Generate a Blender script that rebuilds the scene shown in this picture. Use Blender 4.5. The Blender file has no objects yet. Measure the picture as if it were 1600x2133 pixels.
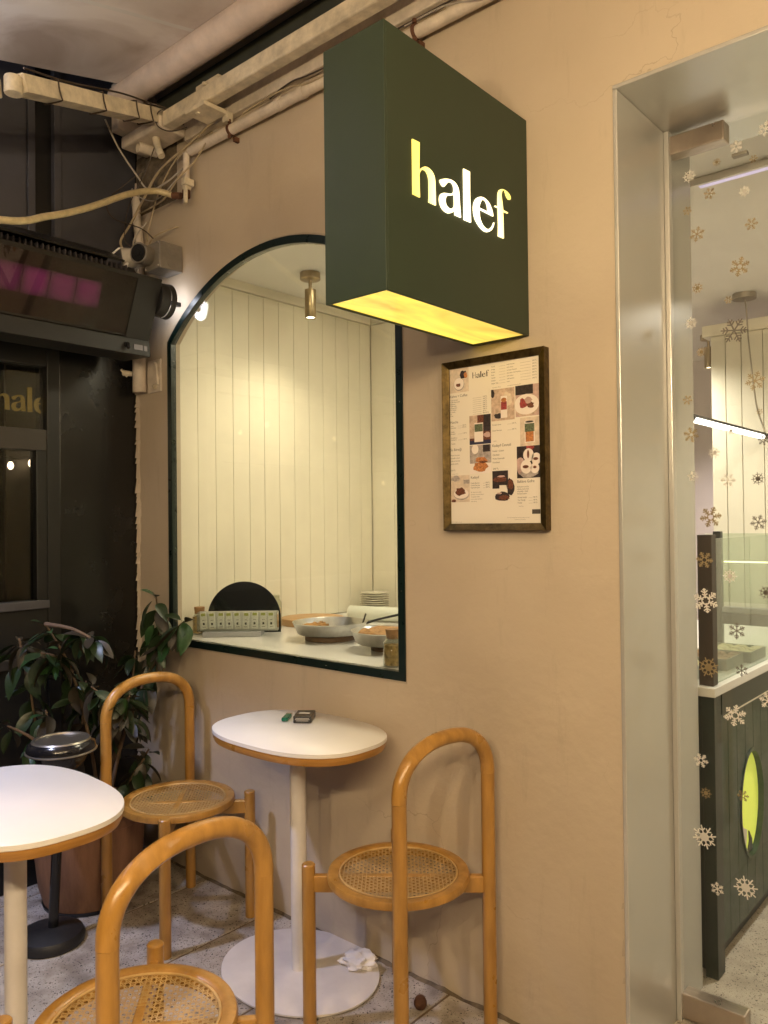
import bpy, bmesh, math, random
from mathutils import Vector, Matrix
from mathutils.geometry import tessellate_polygon
import mathutils.noise as mnoise

sc = bpy.context.scene
col = sc.collection
rnd = random.Random(7)

# ------------------------------------------------------------------ camera
CAM = Vector((0.0, -1.936, 1.42))
yaw, pitch, roll = 0.715988, 0.012276, -0.0109846
fw = Vector((-math.sin(yaw) * math.cos(pitch), math.cos(yaw) * math.cos(pitch), math.sin(pitch)))
rt = Vector((math.cos(yaw), math.sin(yaw), 0.0))
up = rt.cross(fw)
r2 = rt * math.cos(roll) + up * math.sin(roll)
u2 = up * math.cos(roll) - rt * math.sin(roll)
cam_data = bpy.data.cameras.new('camera')
cam = bpy.data.objects.new('camera', cam_data)
col.objects.link(cam)
cam.matrix_world = Matrix(((r2.x, u2.x, -fw.x, CAM.x), (r2.y, u2.y, -fw.y, CAM.y), (r2.z, u2.z, -fw.z, CAM.z), (0, 0, 0, 1)))
cam_data.sensor_fit = 'HORIZONTAL'
cam_data.sensor_width = 36.0
cam_data.lens = 36.0 * 1652.36 / 1600.0
cam_data.clip_start = 0.05
cam_data.clip_end = 400.0
sc.camera = cam

# ------------------------------------------------------------------ night sky
world = bpy.data.worlds.new('World')
sc.world = world
world.use_nodes = True
wn = world.node_tree
bg = wn.nodes['Background']
sky = wn.nodes.new('ShaderNodeTexSky')
sky.sky_type = 'NISHITA'
sky.sun_disc = False
sky.sun_elevation = math.radians(-4.0)
sky.sun_rotation = math.radians(200.0)
wn.links.new(sky.outputs[0], bg.inputs[0])
bg.inputs[1].default_value = 0.12

sc.view_settings.view_transform = 'Standard'
sc.view_settings.look = 'None'
sc.view_settings.exposure = 0.42
sc.view_settings.gamma = 1.0
sc.view_settings.use_curve_mapping = False
sc.render.engine = 'CYCLES'
sc.cycles.use_denoising = True
sc.cycles.max_bounces = 8
sc.cycles.transparent_max_bounces = 16
sc.cycles.sample_clamp_indirect = 6.0
sc.cycles.caustics_reflective = False
sc.cycles.caustics_refractive = False


# ------------------------------------------------------------------ materials
MATS = {}

def new_mat(name):
    m = bpy.data.materials.new(name)
    m.use_nodes = True
    MATS[name] = m
    nt = m.node_tree
    return m, nt, nt.nodes, nt.links, nt.nodes['Principled BSDF']

def mat(name, base, rough=0.5, metal=0.0, var=0.0, scale=8.0, bump=0.0, bscale=60.0, coat=0.0, stretch=None,
        emit=None, estr=0.0, dark=None, spec=None, rvar=0.0, trans=0.0, detail=6.0, specks=0.0):
    """plain principled material with a little procedural variation in colour, gloss and relief"""
    m, nt, N, L, B = new_mat(name)
    B.inputs['Base Color'].default_value = (*base, 1)
    B.inputs['Roughness'].default_value = rough
    B.inputs['Metallic'].default_value = metal
    if coat:
        B.inputs['Coat Weight'].default_value = coat
        B.inputs['Coat Roughness'].default_value = 0.15
    if spec is not None:
        B.inputs['Specular IOR Level'].default_value = spec
    if trans:
        B.inputs['Transmission Weight'].default_value = trans
    tc = N.new('ShaderNodeTexCoord')
    mp = N.new('ShaderNodeMapping')
    L.new(tc.outputs['Object'], mp.inputs[0])
    if stretch:
        mp.inputs['Scale'].default_value = stretch
    if var or dark or rvar:
        nz = N.new('ShaderNodeTexNoise')
        nz.inputs['Scale'].default_value = scale
        nz.inputs['Detail'].default_value = detail
        nz.inputs['Roughness'].default_value = 0.65
        L.new(mp.outputs[0], nz.inputs[0])
        rp = N.new('ShaderNodeValToRGB')
        rp.color_ramp.elements[0].position = 0.32
        rp.color_ramp.elements[1].position = 0.68
        d = dark if dark else tuple(c * (1 - var) for c in base)
        h = tuple(min(1, c * (1 + var * 0.6)) for c in base)
        rp.color_ramp.elements[0].color = (*d, 1)
        rp.color_ramp.elements[1].color = (*h, 1)
        L.new(nz.outputs[0], rp.inputs[0])
        L.new(rp.outputs[0], B.inputs['Base Color'])
        if rvar:
            mr = N.new('ShaderNodeMapRange')
            mr.inputs[1].default_value = 0.3
            mr.inputs[2].default_value = 0.7
            mr.inputs[3].default_value = max(0.02, rough - rvar)
            mr.inputs[4].default_value = min(1, rough + rvar)
            L.new(nz.outputs[0], mr.inputs[0])
            L.new(mr.outputs[0], B.inputs['Roughness'])
    if specks:
        vo = N.new('ShaderNodeTexVoronoi'); vo.inputs['Scale'].default_value = 26.0
        L.new(mp.outputs[0], vo.inputs[0])
        sp_ = N.new('ShaderNodeSeparateColor'); L.new(vo.outputs['Color'], sp_.inputs[0])
        th = N.new('ShaderNodeMath'); th.operation = 'MULTIPLY'; th.inputs[1].default_value = 0.11; L.new(sp_.outputs[2], th.inputs[0])
        lt_ = N.new('ShaderNodeMath'); lt_.operation = 'LESS_THAN'; L.new(vo.outputs['Distance'], lt_.inputs[0]); L.new(th.outputs[0], lt_.inputs[1])
        ga = N.new('ShaderNodeMath'); ga.operation = 'LESS_THAN'; ga.inputs[1].default_value = specks; L.new(sp_.outputs[0], ga.inputs[0])
        an = N.new('ShaderNodeMath'); an.operation = 'MULTIPLY'; L.new(lt_.outputs[0], an.inputs[0]); L.new(ga.outputs[0], an.inputs[1])
        mxs = N.new('ShaderNodeMix'); mxs.data_type = 'RGBA'
        L.new(an.outputs[0], mxs.inputs[0])
        if B.inputs['Base Color'].links: L.new(B.inputs['Base Color'].links[0].from_socket, mxs.inputs[6])
        else: mxs.inputs[6].default_value = (*base, 1)
        mxs.inputs[7].default_value = (0.10, 0.07, 0.05, 1)
        L.new(mxs.outputs[2], B.inputs['Base Color'])
    if bump:
        nb = N.new('ShaderNodeTexNoise')
        nb.inputs['Scale'].default_value = bscale
        nb.inputs['Detail'].default_value = 5.0
        L.new(mp.outputs[0], nb.inputs[0])
        bp = N.new('ShaderNodeBump')
        bp.inputs['Strength'].default_value = bump
        bp.inputs['Distance'].default_value = 0.01
        L.new(nb.outputs[0], bp.inputs['Height'])
        L.new(bp.outputs[0], B.inputs['Normal'])
    if emit:
        B.inputs['Emission Color'].default_value = (*emit, 1)
        B.inputs['Emission Strength'].default_value = estr
    return m

def glass_mat(name, tint=(0.95, 0.97, 0.95), gloss=1.0, rough=0.02):
    """thin pane: clear, with a fresnel sheen"""
    m, nt, N, L, B = new_mat(name)
    N.remove(B)
    out = N['Material Output']
    tr = N.new('ShaderNodeBsdfTransparent')
    tr.inputs[0].default_value = (*tint, 1)
    gl = N.new('ShaderNodeBsdfGlossy')
    gl.inputs['Roughness'].default_value = rough
    lw = N.new('ShaderNodeLayerWeight')
    lw.inputs[0].default_value = 0.5
    pw_ = N.new('ShaderNodeMath'); pw_.operation = 'POWER'; pw_.inputs[1].default_value = 5.0
    L.new(lw.outputs['Facing'], pw_.inputs[0])
    mu = N.new('ShaderNodeMath')
    mu.operation = 'MULTIPLY_ADD'
    mu.inputs[1].default_value = 0.9 * gloss
    mu.inputs[2].default_value = 0.04 * gloss
    mx = N.new('ShaderNodeMixShader')
    L.new(pw_.outputs[0], mu.inputs[0])
    L.new(mu.outputs[0], mx.inputs[0])
    L.new(tr.outputs[0], mx.inputs[1])
    L.new(gl.outputs[0], mx.inputs[2])
    L.new(mx.outputs[0], out.inputs[0])
    return m

def plaster_mat(name, c1, c2, c3):
    """hand-trowelled painted render: broad mottling, faint runs and scuffs, fine relief"""
    m, nt, N, L, B = new_mat(name)
    tc = N.new('ShaderNodeTexCoord')
    n1 = N.new('ShaderNodeTexNoise'); n1.inputs['Scale'].default_value = 1.7; n1.inputs['Detail'].default_value = 8
    L.new(tc.outputs['Object'], n1.inputs[0])
    r1 = N.new('ShaderNodeValToRGB')
    r1.color_ramp.elements[0].position = 0.35; r1.color_ramp.elements[0].color = (*c1, 1)
    r1.color_ramp.elements[1].position = 0.68; r1.color_ramp.elements[1].color = (*c2, 1)
    L.new(n1.outputs[0], r1.inputs[0])
    mp = N.new('ShaderNodeMapping'); mp.inputs['Scale'].default_value = (9, 9, 1.6)
    L.new(tc.outputs['Object'], mp.inputs[0])
    n2 = N.new('ShaderNodeTexNoise'); n2.inputs['Scale'].default_value = 1.3; n2.inputs['Detail'].default_value = 9; n2.inputs['Roughness'].default_value = 0.7
    L.new(mp.outputs[0], n2.inputs[0])
    r2_ = N.new('ShaderNodeValToRGB')
    r2_.color_ramp.elements[0].position = 0.56; r2_.color_ramp.elements[0].color = (0, 0, 0, 1)
    r2_.color_ramp.elements[1].position = 0.8; r2_.color_ramp.elements[1].color = (0.8, 0.8, 0.8, 1)
    L.new(n2.outputs[0], r2_.inputs[0])
    mx = N.new('ShaderNodeMix'); mx.data_type = 'RGBA'
    L.new(r2_.outputs[0], mx.inputs[0])
    L.new(r1.outputs[0], mx.inputs[6])
    mx.inputs[7].default_value = (*c3, 1)
    # a few hairline cracks and pale rubbed scuffs
    wn_ = N.new('ShaderNodeTexNoise'); wn_.inputs['Scale'].default_value = 4.0; wn_.inputs['Detail'].default_value = 6
    L.new(tc.outputs['Object'], wn_.inputs[0])
    wv_ = N.new('ShaderNodeVectorMath'); wv_.operation = 'MULTIPLY_ADD'; wv_.inputs[1].default_value = (0.35, 0.35, 0.35)
    L.new(wn_.outputs['Color'], wv_.inputs[0]); L.new(tc.outputs['Object'], wv_.inputs[2])
    vo = N.new('ShaderNodeTexVoronoi'); vo.feature = 'DISTANCE_TO_EDGE'; vo.inputs['Scale'].default_value = 1.5
    L.new(wv_.outputs[0], vo.inputs[0])
    cr = N.new('ShaderNodeMapRange'); cr.inputs[1].default_value = 0.0; cr.inputs[2].default_value = 0.0032; cr.inputs[3].default_value = 1.0; cr.inputs[4].default_value = 0.0
    L.new(vo.outputs['Distance'], cr.inputs[0])
    mk_ = N.new('ShaderNodeMapRange'); mk_.inputs[1].default_value = 0.52; mk_.inputs[2].default_value = 0.62; mk_.inputs[3].default_value = 0.0; mk_.inputs[4].default_value = 0.38
    L.new(n1.outputs[0], mk_.inputs[0])
    cm = N.new('ShaderNodeMath'); cm.operation = 'MULTIPLY'; L.new(cr.outputs[0], cm.inputs[0]); L.new(mk_.outputs[0], cm.inputs[1])
    mx2 = N.new('ShaderNodeMix'); mx2.data_type = 'RGBA'
    L.new(cm.outputs[0], mx2.inputs[0]); L.new(mx.outputs[2], mx2.inputs[6]); mx2.inputs[7].default_value = (0.16, 0.12, 0.085, 1)
    ms_ = N.new('ShaderNodeMapping'); ms_.inputs['Scale'].default_value = (2.2, 2.2, 7.0); ms_.inputs['Rotation'].default_value = (0, 0.35, 0)
    L.new(tc.outputs['Object'], ms_.inputs[0])
    n4 = N.new('ShaderNodeTexNoise'); n4.inputs['Scale'].default_value = 1.4; n4.inputs['Detail'].default_value = 10; n4.inputs['Roughness'].default_value = 0.75
    L.new(ms_.outputs[0], n4.inputs[0])
    s4 = N.new('ShaderNodeMapRange'); s4.inputs[1].default_value = 0.60; s4.inputs[2].default_value = 0.74; s4.inputs[3].default_value = 0.0; s4.inputs[4].default_value = 0.35
    L.new(n4.outputs[0], s4.inputs[0])
    mx3 = N.new('ShaderNodeMix'); mx3.data_type = 'RGBA'
    L.new(s4.outputs[0], mx3.inputs[0]); L.new(mx2.outputs[2], mx3.inputs[6]); mx3.inputs[7].default_value = (min(1, c2[0] * 1.15), min(1, c2[1] * 1.17), min(1, c2[2] * 1.2), 1)
    L.new(mx3.outputs[2], B.inputs['Base Color'])
    B.inputs['Roughness'].default_value = 0.62
    B.inputs['Specular IOR Level'].default_value = 0.35
    nb = N.new('ShaderNodeTexNoise'); nb.inputs['Scale'].default_value = 26; nb.inputs['Detail'].default_value = 8
    L.new(tc.outputs['Object'], nb.inputs[0])
    nc = N.new('ShaderNodeTexNoise'); nc.inputs['Scale'].default_value = 3.0; nc.inputs['Detail'].default_value = 2
    L.new(tc.outputs['Object'], nc.inputs[0])
    ad = N.new('ShaderNodeMath'); ad.operation = 'MULTIPLY_ADD'; ad.inputs[1].default_value = 5.0
    L.new(nc.outputs[0], ad.inputs[0]); L.new(nb.outputs[0], ad.inputs[2])
    bp = N.new('ShaderNodeBump'); bp.inputs['Strength'].default_value = 0.2; bp.inputs['Distance'].default_value = 0.012
    L.new(ad.outputs[0], bp.inputs['Height'])
    L.new(bp.outputs[0], B.inputs['Normal'])
    return m

def terrazzo_mat(name, ground, g2, chips, pit):
    m, nt, N, L, B = new_mat(name)
    tc = N.new('ShaderNodeTexCoord')
    oi = N.new('ShaderNodeObjectInfo')
    ofs = N.new('ShaderNodeVectorMath'); ofs.operation = 'MULTIPLY_ADD'
    ofs.inputs[1].default_value = (1, 1, 1)
    L.new(tc.outputs['Object'], ofs.inputs[0])
    cmb = N.new('ShaderNodeCombineXYZ')
    k = N.new('ShaderNodeMath'); k.operation = 'MULTIPLY'; k.inputs[1].default_value = 37.0
    L.new(oi.outputs['Random'], k.inputs[0])
    L.new(k.outputs[0], cmb.inputs[0]); L.new(k.outputs[0], cmb.inputs[1])
    L.new(cmb.outputs[0], ofs.inputs[2])
    nz = N.new('ShaderNodeTexNoise'); nz.inputs['Scale'].default_value = 11; nz.inputs['Detail'].default_value = 9
    L.new(ofs.outputs[0], nz.inputs[0])
    r1 = N.new('ShaderNodeValToRGB')
    r1.color_ramp.elements[0].position = 0.35; r1.color_ramp.elements[0].color = (*g2, 1)
    r1.color_ramp.elements[1].position = 0.62; r1.color_ramp.elements[1].color = (*ground, 1)
    L.new(nz.outputs[0], r1.inputs[0])
    cur = r1.outputs[0]
    wob = N.new('ShaderNodeTexNoise'); wob.inputs['Scale'].default_value = 60; wob.inputs['Detail'].default_value = 2
    L.new(ofs.outputs[0], wob.inputs[0])
    wv = N.new('ShaderNodeVectorMath'); wv.operation = 'MULTIPLY_ADD'; wv.inputs[1].default_value = (0.018, 0.018, 0.018)
    L.new(wob.outputs['Color'], wv.inputs[0]); L.new(ofs.outputs[0], wv.inputs[2])
    for sc_, thr, c in ((125.0, 0.25, chips[0]), (64.0, 0.17, chips[1]), (210.0, 0.28, chips[2])):
        v = N.new('ShaderNodeTexVoronoi'); v.inputs['Scale'].default_value = sc_
        L.new(wv.outputs[0], v.inputs[0])
        sp = N.new('ShaderNodeSeparateColor'); L.new(v.outputs['Color'], sp.inputs[0])
        rr = N.new('ShaderNodeMath'); rr.operation = 'MULTIPLY'; rr.inputs[1].default_value = thr * 1.5
        L.new(sp.outputs[0], rr.inputs[0])
        lt = N.new('ShaderNodeMath'); lt.operation = 'LESS_THAN'
        L.new(v.outputs['Distance'], lt.inputs[0]); L.new(rr.outputs[0], lt.inputs[1])
        g = N.new('ShaderNodeMath'); g.operation = 'LESS_THAN'; g.inputs[1].default_value = 0.72
        L.new(sp.outputs[1], g.inputs[0])
        an = N.new('ShaderNodeMath'); an.operation = 'MULTIPLY'
        L.new(lt.outputs[0], an.inputs[0]); L.new(g.outputs[0], an.inputs[1])
        mx = N.new('ShaderNodeMix'); mx.data_type = 'RGBA'
        L.new(an.outputs[0], mx.inputs[0]); L.new(cur, mx.inputs[6]); mx.inputs[7].default_value = (*c, 1)
        cur = mx.outputs[2]
    L.new(cur, B.inputs['Base Color'])
    B.inputs['Roughness'].default_value = 0.55
    nb = N.new('ShaderNodeTexNoise'); nb.inputs['Scale'].default_value = 70; nb.inputs['Detail'].default_value = 5
    L.new(ofs.outputs[0], nb.inputs[0])
    bp = N.new('ShaderNodeBump'); bp.inputs['Strength'].default_value = pit; bp.inputs['Distance'].default_value = 0.006
    L.new(nb.outputs[0], bp.inputs['Height']); L.new(bp.outputs[0], B.inputs['Normal'])
    return m

def wood_mat(name, c1, c2, rough=0.33, coat=0.35, st=(30, 30, 2.5)):
    m, nt, N, L, B = new_mat(name)
    tc = N.new('ShaderNodeTexCoord')
    oi = N.new('ShaderNodeObjectInfo')
    mp = N.new('ShaderNodeMapping'); mp.inputs['Scale'].default_value = st
    ad = N.new('ShaderNodeVectorMath'); ad.operation = 'ADD'
    L.new(tc.outputs['Object'], mp.inputs[0]); L.new(mp.outputs[0], ad.inputs[0])
    k = N.new('ShaderNodeMath'); k.operation = 'MULTIPLY'; k.inputs[1].default_value = 50
    L.new(oi.outputs['Random'], k.inputs[0]); L.new(k.outputs[0], ad.inputs[1])
    n = N.new('ShaderNodeTexNoise'); n.inputs['Scale'].default_value = 1.6; n.inputs['Detail'].default_value = 7; n.inputs['Roughness'].default_value = 0.6
    L.new(ad.outputs[0], n.inputs[0])
    r = N.new('ShaderNodeValToRGB')
    r.color_ramp.elements[0].position = 0.3; r.color_ramp.elements[0].color = (*c1, 1)
    r.color_ramp.elements[1].position = 0.7; r.color_ramp.elements[1].color = (*c2, 1)
    L.new(n.outputs[0], r.inputs[0])
    L.new(r.outputs[0], B.inputs['Base Color'])
    B.inputs['Roughness'].default_value = rough
    B.inputs['Coat Weight'].default_value = coat
    B.inputs['Coat Roughness'].default_value = 0.22
    n3 = N.new('ShaderNodeTexNoise'); n3.inputs['Scale'].default_value = 14; n3.inputs['Detail'].default_value = 6
    L.new(tc.outputs['Object'], n3.inputs[0])
    mr = N.new('ShaderNodeMapRange'); mr.inputs[1].default_value = 0.3; mr.inputs[2].default_value = 0.75
    mr.inputs[3].default_value = rough - 0.08; mr.inputs[4].default_value = rough + 0.2
    L.new(n3.outputs[0], mr.inputs[0]); L.new(mr.outputs[0], B.inputs['Roughness'])
    bp = N.new('ShaderNodeBump'); bp.inputs['Strength'].default_value = 0.2; bp.inputs['Distance'].default_value = 0.004
    L.new(n.outputs[0], bp.inputs['Height']); L.new(bp.outputs[0], B.inputs['Normal'])
    return m

plaster_mat('plaster', (0.455, 0.378, 0.285), (0.53, 0.447, 0.342), (0.37, 0.31, 0.235))
plaster_mat('raw_plaster', (0.36, 0.30, 0.23), (0.55, 0.47, 0.37), (0.22, 0.18, 0.14))
terrazzo_mat('terrazzo', (0.47, 0.43, 0.385), (0.25, 0.215, 0.18), ((0.035, 0.028, 0.026), (0.09, 0.072, 0.06), (0.20, 0.165, 0.135)), 0.5)
terrazzo_mat('shop_terrazzo', (0.50, 0.45, 0.37), (0.36, 0.32, 0.26), ((0.08, 0.06, 0.05), (0.2, 0.17, 0.14), (0.25, 0.2, 0.16)), 0.1)
mat('joint', (0.15, 0.10, 0.06), 0.8, var=0.4, scale=30, bump=0.3)
mat('cream_paint', (0.77, 0.725, 0.60), 0.42, var=0.05, scale=5, bump=0.03, bscale=40)
mat('white_paint', (0.74, 0.72, 0.68), 0.5, var=0.04, scale=4)
mat('pink_lit_white', (0.70, 0.63, 0.60), 0.55, var=0.04, scale=4)  # pinkish light on the far room walls, put into their white
mat('frame_green', (0.003, 0.011, 0.0095), 0.34, coat=0.15, rvar=0.12, scale=15)
mat('sign_green', (0.024, 0.040, 0.022), 0.5, var=0.08, scale=3, bump=0.015, bscale=200)
mat('sign_edge', (0.016, 0.022, 0.014), 0.4)
mat('counter_green', (0.018, 0.046, 0.026), 0.4, var=0.15, scale=6, rvar=0.1)
mat('counter_dark', (0.008, 0.018, 0.013), 0.4)
mat('steel', (0.60, 0.595, 0.57), 0.27, metal=0.5)
mat('fitting_steel', (0.46, 0.39, 0.33), 0.35, metal=0.85, var=0.15, scale=9, rvar=0.1)
mat('chrome', (0.75, 0.74, 0.72), 0.15, metal=1.0, rvar=0.08, scale=12)
mat('brass', (0.42, 0.33, 0.20), 0.32, metal=0.9, var=0.12, scale=10)
mat('nickel', (0.35, 0.32, 0.27), 0.35, metal=0.9)
mat('aluminium_pan', (0.60, 0.59, 0.57), 0.30, metal=0.95, var=0.12, scale=30, bump=0.04, bscale=90)
wood_mat('varnished_beech', (0.30, 0.150, 0.030), (0.46, 0.242, 0.054), st=(22, 22, 4))
wood_mat('varnished_edge', (0.32, 0.15, 0.026), (0.45, 0.22, 0.045), st=(6, 6, 60))
wood_mat('plain_wood', (0.42, 0.24, 0.10), (0.56, 0.34, 0.16), rough=0.5, coat=0.1, st=(3, 30, 30))
mat('cane', (0.52, 0.34, 0.13), 0.45, var=0.22, scale=18, coat=0.15)
mat('laminate', (0.76, 0.735, 0.71), 0.30, var=0.025, scale=6)
mat('white_metal', (0.70, 0.66, 0.63), 0.45, var=0.10, scale=7, rvar=0.1, bump=0.02, bscale=60, specks=0.22)
mat('quartz', (0.78, 0.76, 0.72), 0.16, var=0.03, scale=5)
mat('black_rubber', (0.012, 0.012, 0.013), 0.5, rvar=0.15, scale=14)
mat('black_gloss', (0.010, 0.010, 0.012), 0.16, rvar=0.06, scale=16)
mat('dark_panel', (0.008, 0.0077, 0.0073), 0.24, rvar=0.08, scale=3.5, var=0.2, bump=0.012, bscale=8)
mat('dark_frame', (0.005, 0.0047, 0.0047), 0.42, var=0.2, scale=6)
mat('slate_panel', (0.055, 0.054, 0.064), 0.5, var=0.25, scale=2.5, bump=0.03, bscale=12)
mat('brown_frame', (0.030, 0.025, 0.020), 0.45)
mat('taupe_board', (0.13, 0.115, 0.10), 0.5, var=0.1, scale=5)
mat('heater_case', (0.017, 0.015, 0.013), 0.38, metal=0.3, var=0.15, scale=8, rvar=0.08)
mat('heater_lip', (0.008, 0.0075, 0.0075), 0.55)
mat('heater_glass', (0.026, 0.019, 0.016), 0.14, spec=0.4)
mat('heater_fin', (0.10, 0.09, 0.10), 0.4, metal=0.6)
mat('grubby_beige', (0.66, 0.585, 0.45), 0.55, var=0.3, scale=16, bump=0.25, bscale=70)
mat('grubby_pipe', (0.64, 0.56, 0.465), 0.5, var=0.22, scale=14, bump=0.2, bscale=55)
mat('grubby_tube', (0.64, 0.53, 0.45), 0.55, var=0.18, scale=9, bump=0.12, bscale=30)
mat('awning_gap_shade', (0.045, 0.048, 0.036), 0.7, var=0.3, scale=10)
mat('old_mortar', (0.15, 0.115, 0.075), 0.9, var=0.45, scale=26, bump=0.8, bscale=45)
mat('rust', (0.11, 0.045, 0.022), 0.75, var=0.4, scale=40, bump=0.3)
mat('cable_tan', (0.40, 0.32, 0.20), 0.55, var=0.25, scale=25)
mat('cable_grey', (0.42, 0.38, 0.33), 0.5, var=0.2, scale=25)
mat('cable_dark', (0.045, 0.030, 0.020), 0.6)
mat('hose_gold', (0.58, 0.49, 0.29), 0.4, metal=0.35, var=0.2, scale=40)
mat('box_grey', (0.20, 0.18, 0.155), 0.55, var=0.18, scale=20, bump=0.08)
mat('lens_black', (0.012, 0.012, 0.012), 0.22)
mat('terracotta', (0.27, 0.14, 0.08), 0.7, var=0.3, scale=7, stretch=(3, 3, 0.5), bump=0.12, bscale=40)
mat('soil', (0.03, 0.02, 0.014), 0.95, var=0.4, scale=40, bump=0.8)
mat('leaf_dark', (0.015, 0.031, 0.010), 0.40, var=0.35, scale=14)
mat('leaf_brown', (0.024, 0.018, 0.009), 0.5, var=0.35, scale=14)
mat('leaf_green', (0.022, 0.060, 0.018), 0.34, var=0.3, scale=14)
mat('stem', (0.11, 0.07, 0.04), 0.8, var=0.3, scale=30)
mat('frame_bronze', (0.115, 0.078, 0.028), 0.36, metal=0.85, var=0.55, scale=38, bump=0.1, bscale=80)
mat('frame_dark', (0.035, 0.022, 0.012), 0.4, metal=0.4, var=0.3, scale=30)
mat('paper', (0.76, 0.70, 0.62), 0.5, var=0.012, scale=4)
mat('ink', (0.06, 0.05, 0.045), 0.6)
mat('ink_grey', (0.22, 0.19, 0.17), 0.6)
mat('print_beige', (0.56, 0.42, 0.33), 0.5, var=0.33999999999999997, scale=80.0)
mat('print_sand', (0.66, 0.55, 0.45), 0.5, var=0.228, scale=60.0)
mat('print_rose', (0.52, 0.36, 0.33), 0.5, var=0.26, scale=60.0)
mat('print_white', (0.78, 0.70, 0.66), 0.5)
mat('print_brown', (0.16, 0.055, 0.03), 0.5, var=0.75, scale=240.0)
mat('print_dark', (0.035, 0.024, 0.024), 0.5, var=0.75, scale=120.0)
mat('print_orange', (0.50, 0.20, 0.07), 0.5, var=0.6599999999999999, scale=180.0)
mat('print_red', (0.33, 0.05, 0.05), 0.5, var=0.7400000000000001, scale=240.0)
mat('print_green', (0.12, 0.15, 0.09), 0.5, var=0.7400000000000001, scale=180.0)
mat('print_navy', (0.02, 0.022, 0.06), 0.5)
mat('print_grey', (0.40, 0.35, 0.33), 0.5, var=0.42000000000000004, scale=100.0)
mat('tissue', (0.80, 0.76, 0.72), 0.8, bump=0.1)
mat('lighter_green', (0.02, 0.22, 0.13), 0.15, trans=0.4)
mat('pack_dark', (0.018, 0.016, 0.015), 0.3, var=0.3, scale=60)
mat('pack_print', (0.5, 0.48, 0.44), 0.5)
mat('sachet_white', (0.82, 0.81, 0.76), 0.35, bump=0.1, bscale=120)
mat('frosted_plastic', (0.66, 0.66, 0.62), 0.35)
mat('sachet_green', (0.42, 0.45, 0.10), 0.4)
mat('acrylic_black', (0.015, 0.016, 0.018), 0.08)
mat('ceramic', (0.74, 0.70, 0.60), 0.2)
mat('paper_roll', (0.66, 0.68, 0.60), 0.7)
mat('baklava', (0.45, 0.22, 0.05), 0.45, var=0.5, scale=60, bump=0.8, bscale=150)
mat('pistachio', (0.30, 0.28, 0.06), 0.6, var=0.5, scale=90, bump=0.8, bscale=150)
mat('shredded', (0.52, 0.28, 0.11), 0.6, var=0.35, scale=80, bump=1.0, bscale=160)
mat('jar_fill', (0.50, 0.33, 0.13), 0.6, var=0.6, scale=50, bump=0.6)
mat('cork', (0.36, 0.20, 0.09), 0.8, var=0.3, scale=60)
mat('stand_wood', (0.16, 0.09, 0.045), 0.55, var=0.3, scale=14)
mat('slab_grey', (0.34, 0.34, 0.36), 0.4)
mat('tray_grey', (0.30, 0.31, 0.30), 0.35, metal=0.6)
mat('cream_pastry', (0.66, 0.60, 0.40), 0.6, var=0.3, scale=30, bump=0.6)
mat('brown_pastry', (0.30, 0.18, 0.10), 0.6, var=0.4, scale=30, bump=0.6)
mat('post_brown', (0.040, 0.026, 0.018), 0.5, var=0.1, scale=8)
mat('gunmetal', (0.09, 0.09, 0.085), 0.4, metal=0.5)
mat('gold_glow_letter', (0.48, 0.33, 0.07), 0.4, metal=0.2, emit=(0.9, 0.62, 0.16), estr=0.22)  # gilt with a faint glow put into the material
mat('flake_white', (0.72, 0.70, 0.66), 0.6)
mat('flake_gold', (0.34, 0.27, 0.15), 0.45, metal=0.4)
mat('flake_backlit', (0.16, 0.14, 0.12), 0.5, metal=0.3)  # stickers against the light, their dark look put into the colour
mat('niche_yellow', (0.70, 0.74, 0.12), 0.6, emit=(0.62, 0.72, 0.10), estr=0.45)
glass_mat('window_glass', gloss=1.5)
glass_mat('door_glass', tint=(0.94, 0.95, 0.94), gloss=1.1)
glass_mat('case_glass', tint=(0.88, 0.93, 0.88), gloss=1.2)
glass_mat('dark_glass', tint=(0.55, 0.54, 0.50), gloss=1.2)
glass_mat('jar_glass', tint=(0.93, 0.94, 0.90), gloss=1.4)
glass_mat('clear_plastic', tint=(0.95, 0.96, 0.94), gloss=1.6, rough=0.08)

def emit_mat(name, c, s):
    m, nt, N, L, B = new_mat(name)
    B.inputs['Base Color'].default_value = (*[min(0.8, x) for x in c], 1)
    B.inputs['Emission Color'].default_value = (*c, 1)
    B.inputs['Emission Strength'].default_value = s
    return m
WARM = (1.0, 0.75, 0.44)
emit_mat('bulb_warm', WARM, 1080.0)
emit_mat('bulb_small', (1.0, 0.80, 0.52), 14.0)
emit_mat('flood_white', (0.88, 0.90, 1.0), 12.0)
emit_mat('led_up', (0.86, 0.88, 1.0), 190.0)
emit_mat('led_down', (0.75, 0.80, 1.0), 20.0)
emit_mat('lamp_face', (1.0, 0.93, 0.72), 14.0)
emit_mat('linear_white', (1.0, 0.97, 0.86), 3.0)
emit_mat('added_niche_glow', (1.0, 0.87, 0.64), 31.0)
emit_mat('strip_warm', (1.0, 0.82, 0.5), 5.0)
emit_mat('violet_led', (0.66, 0.60, 0.9), 0.45)

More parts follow.
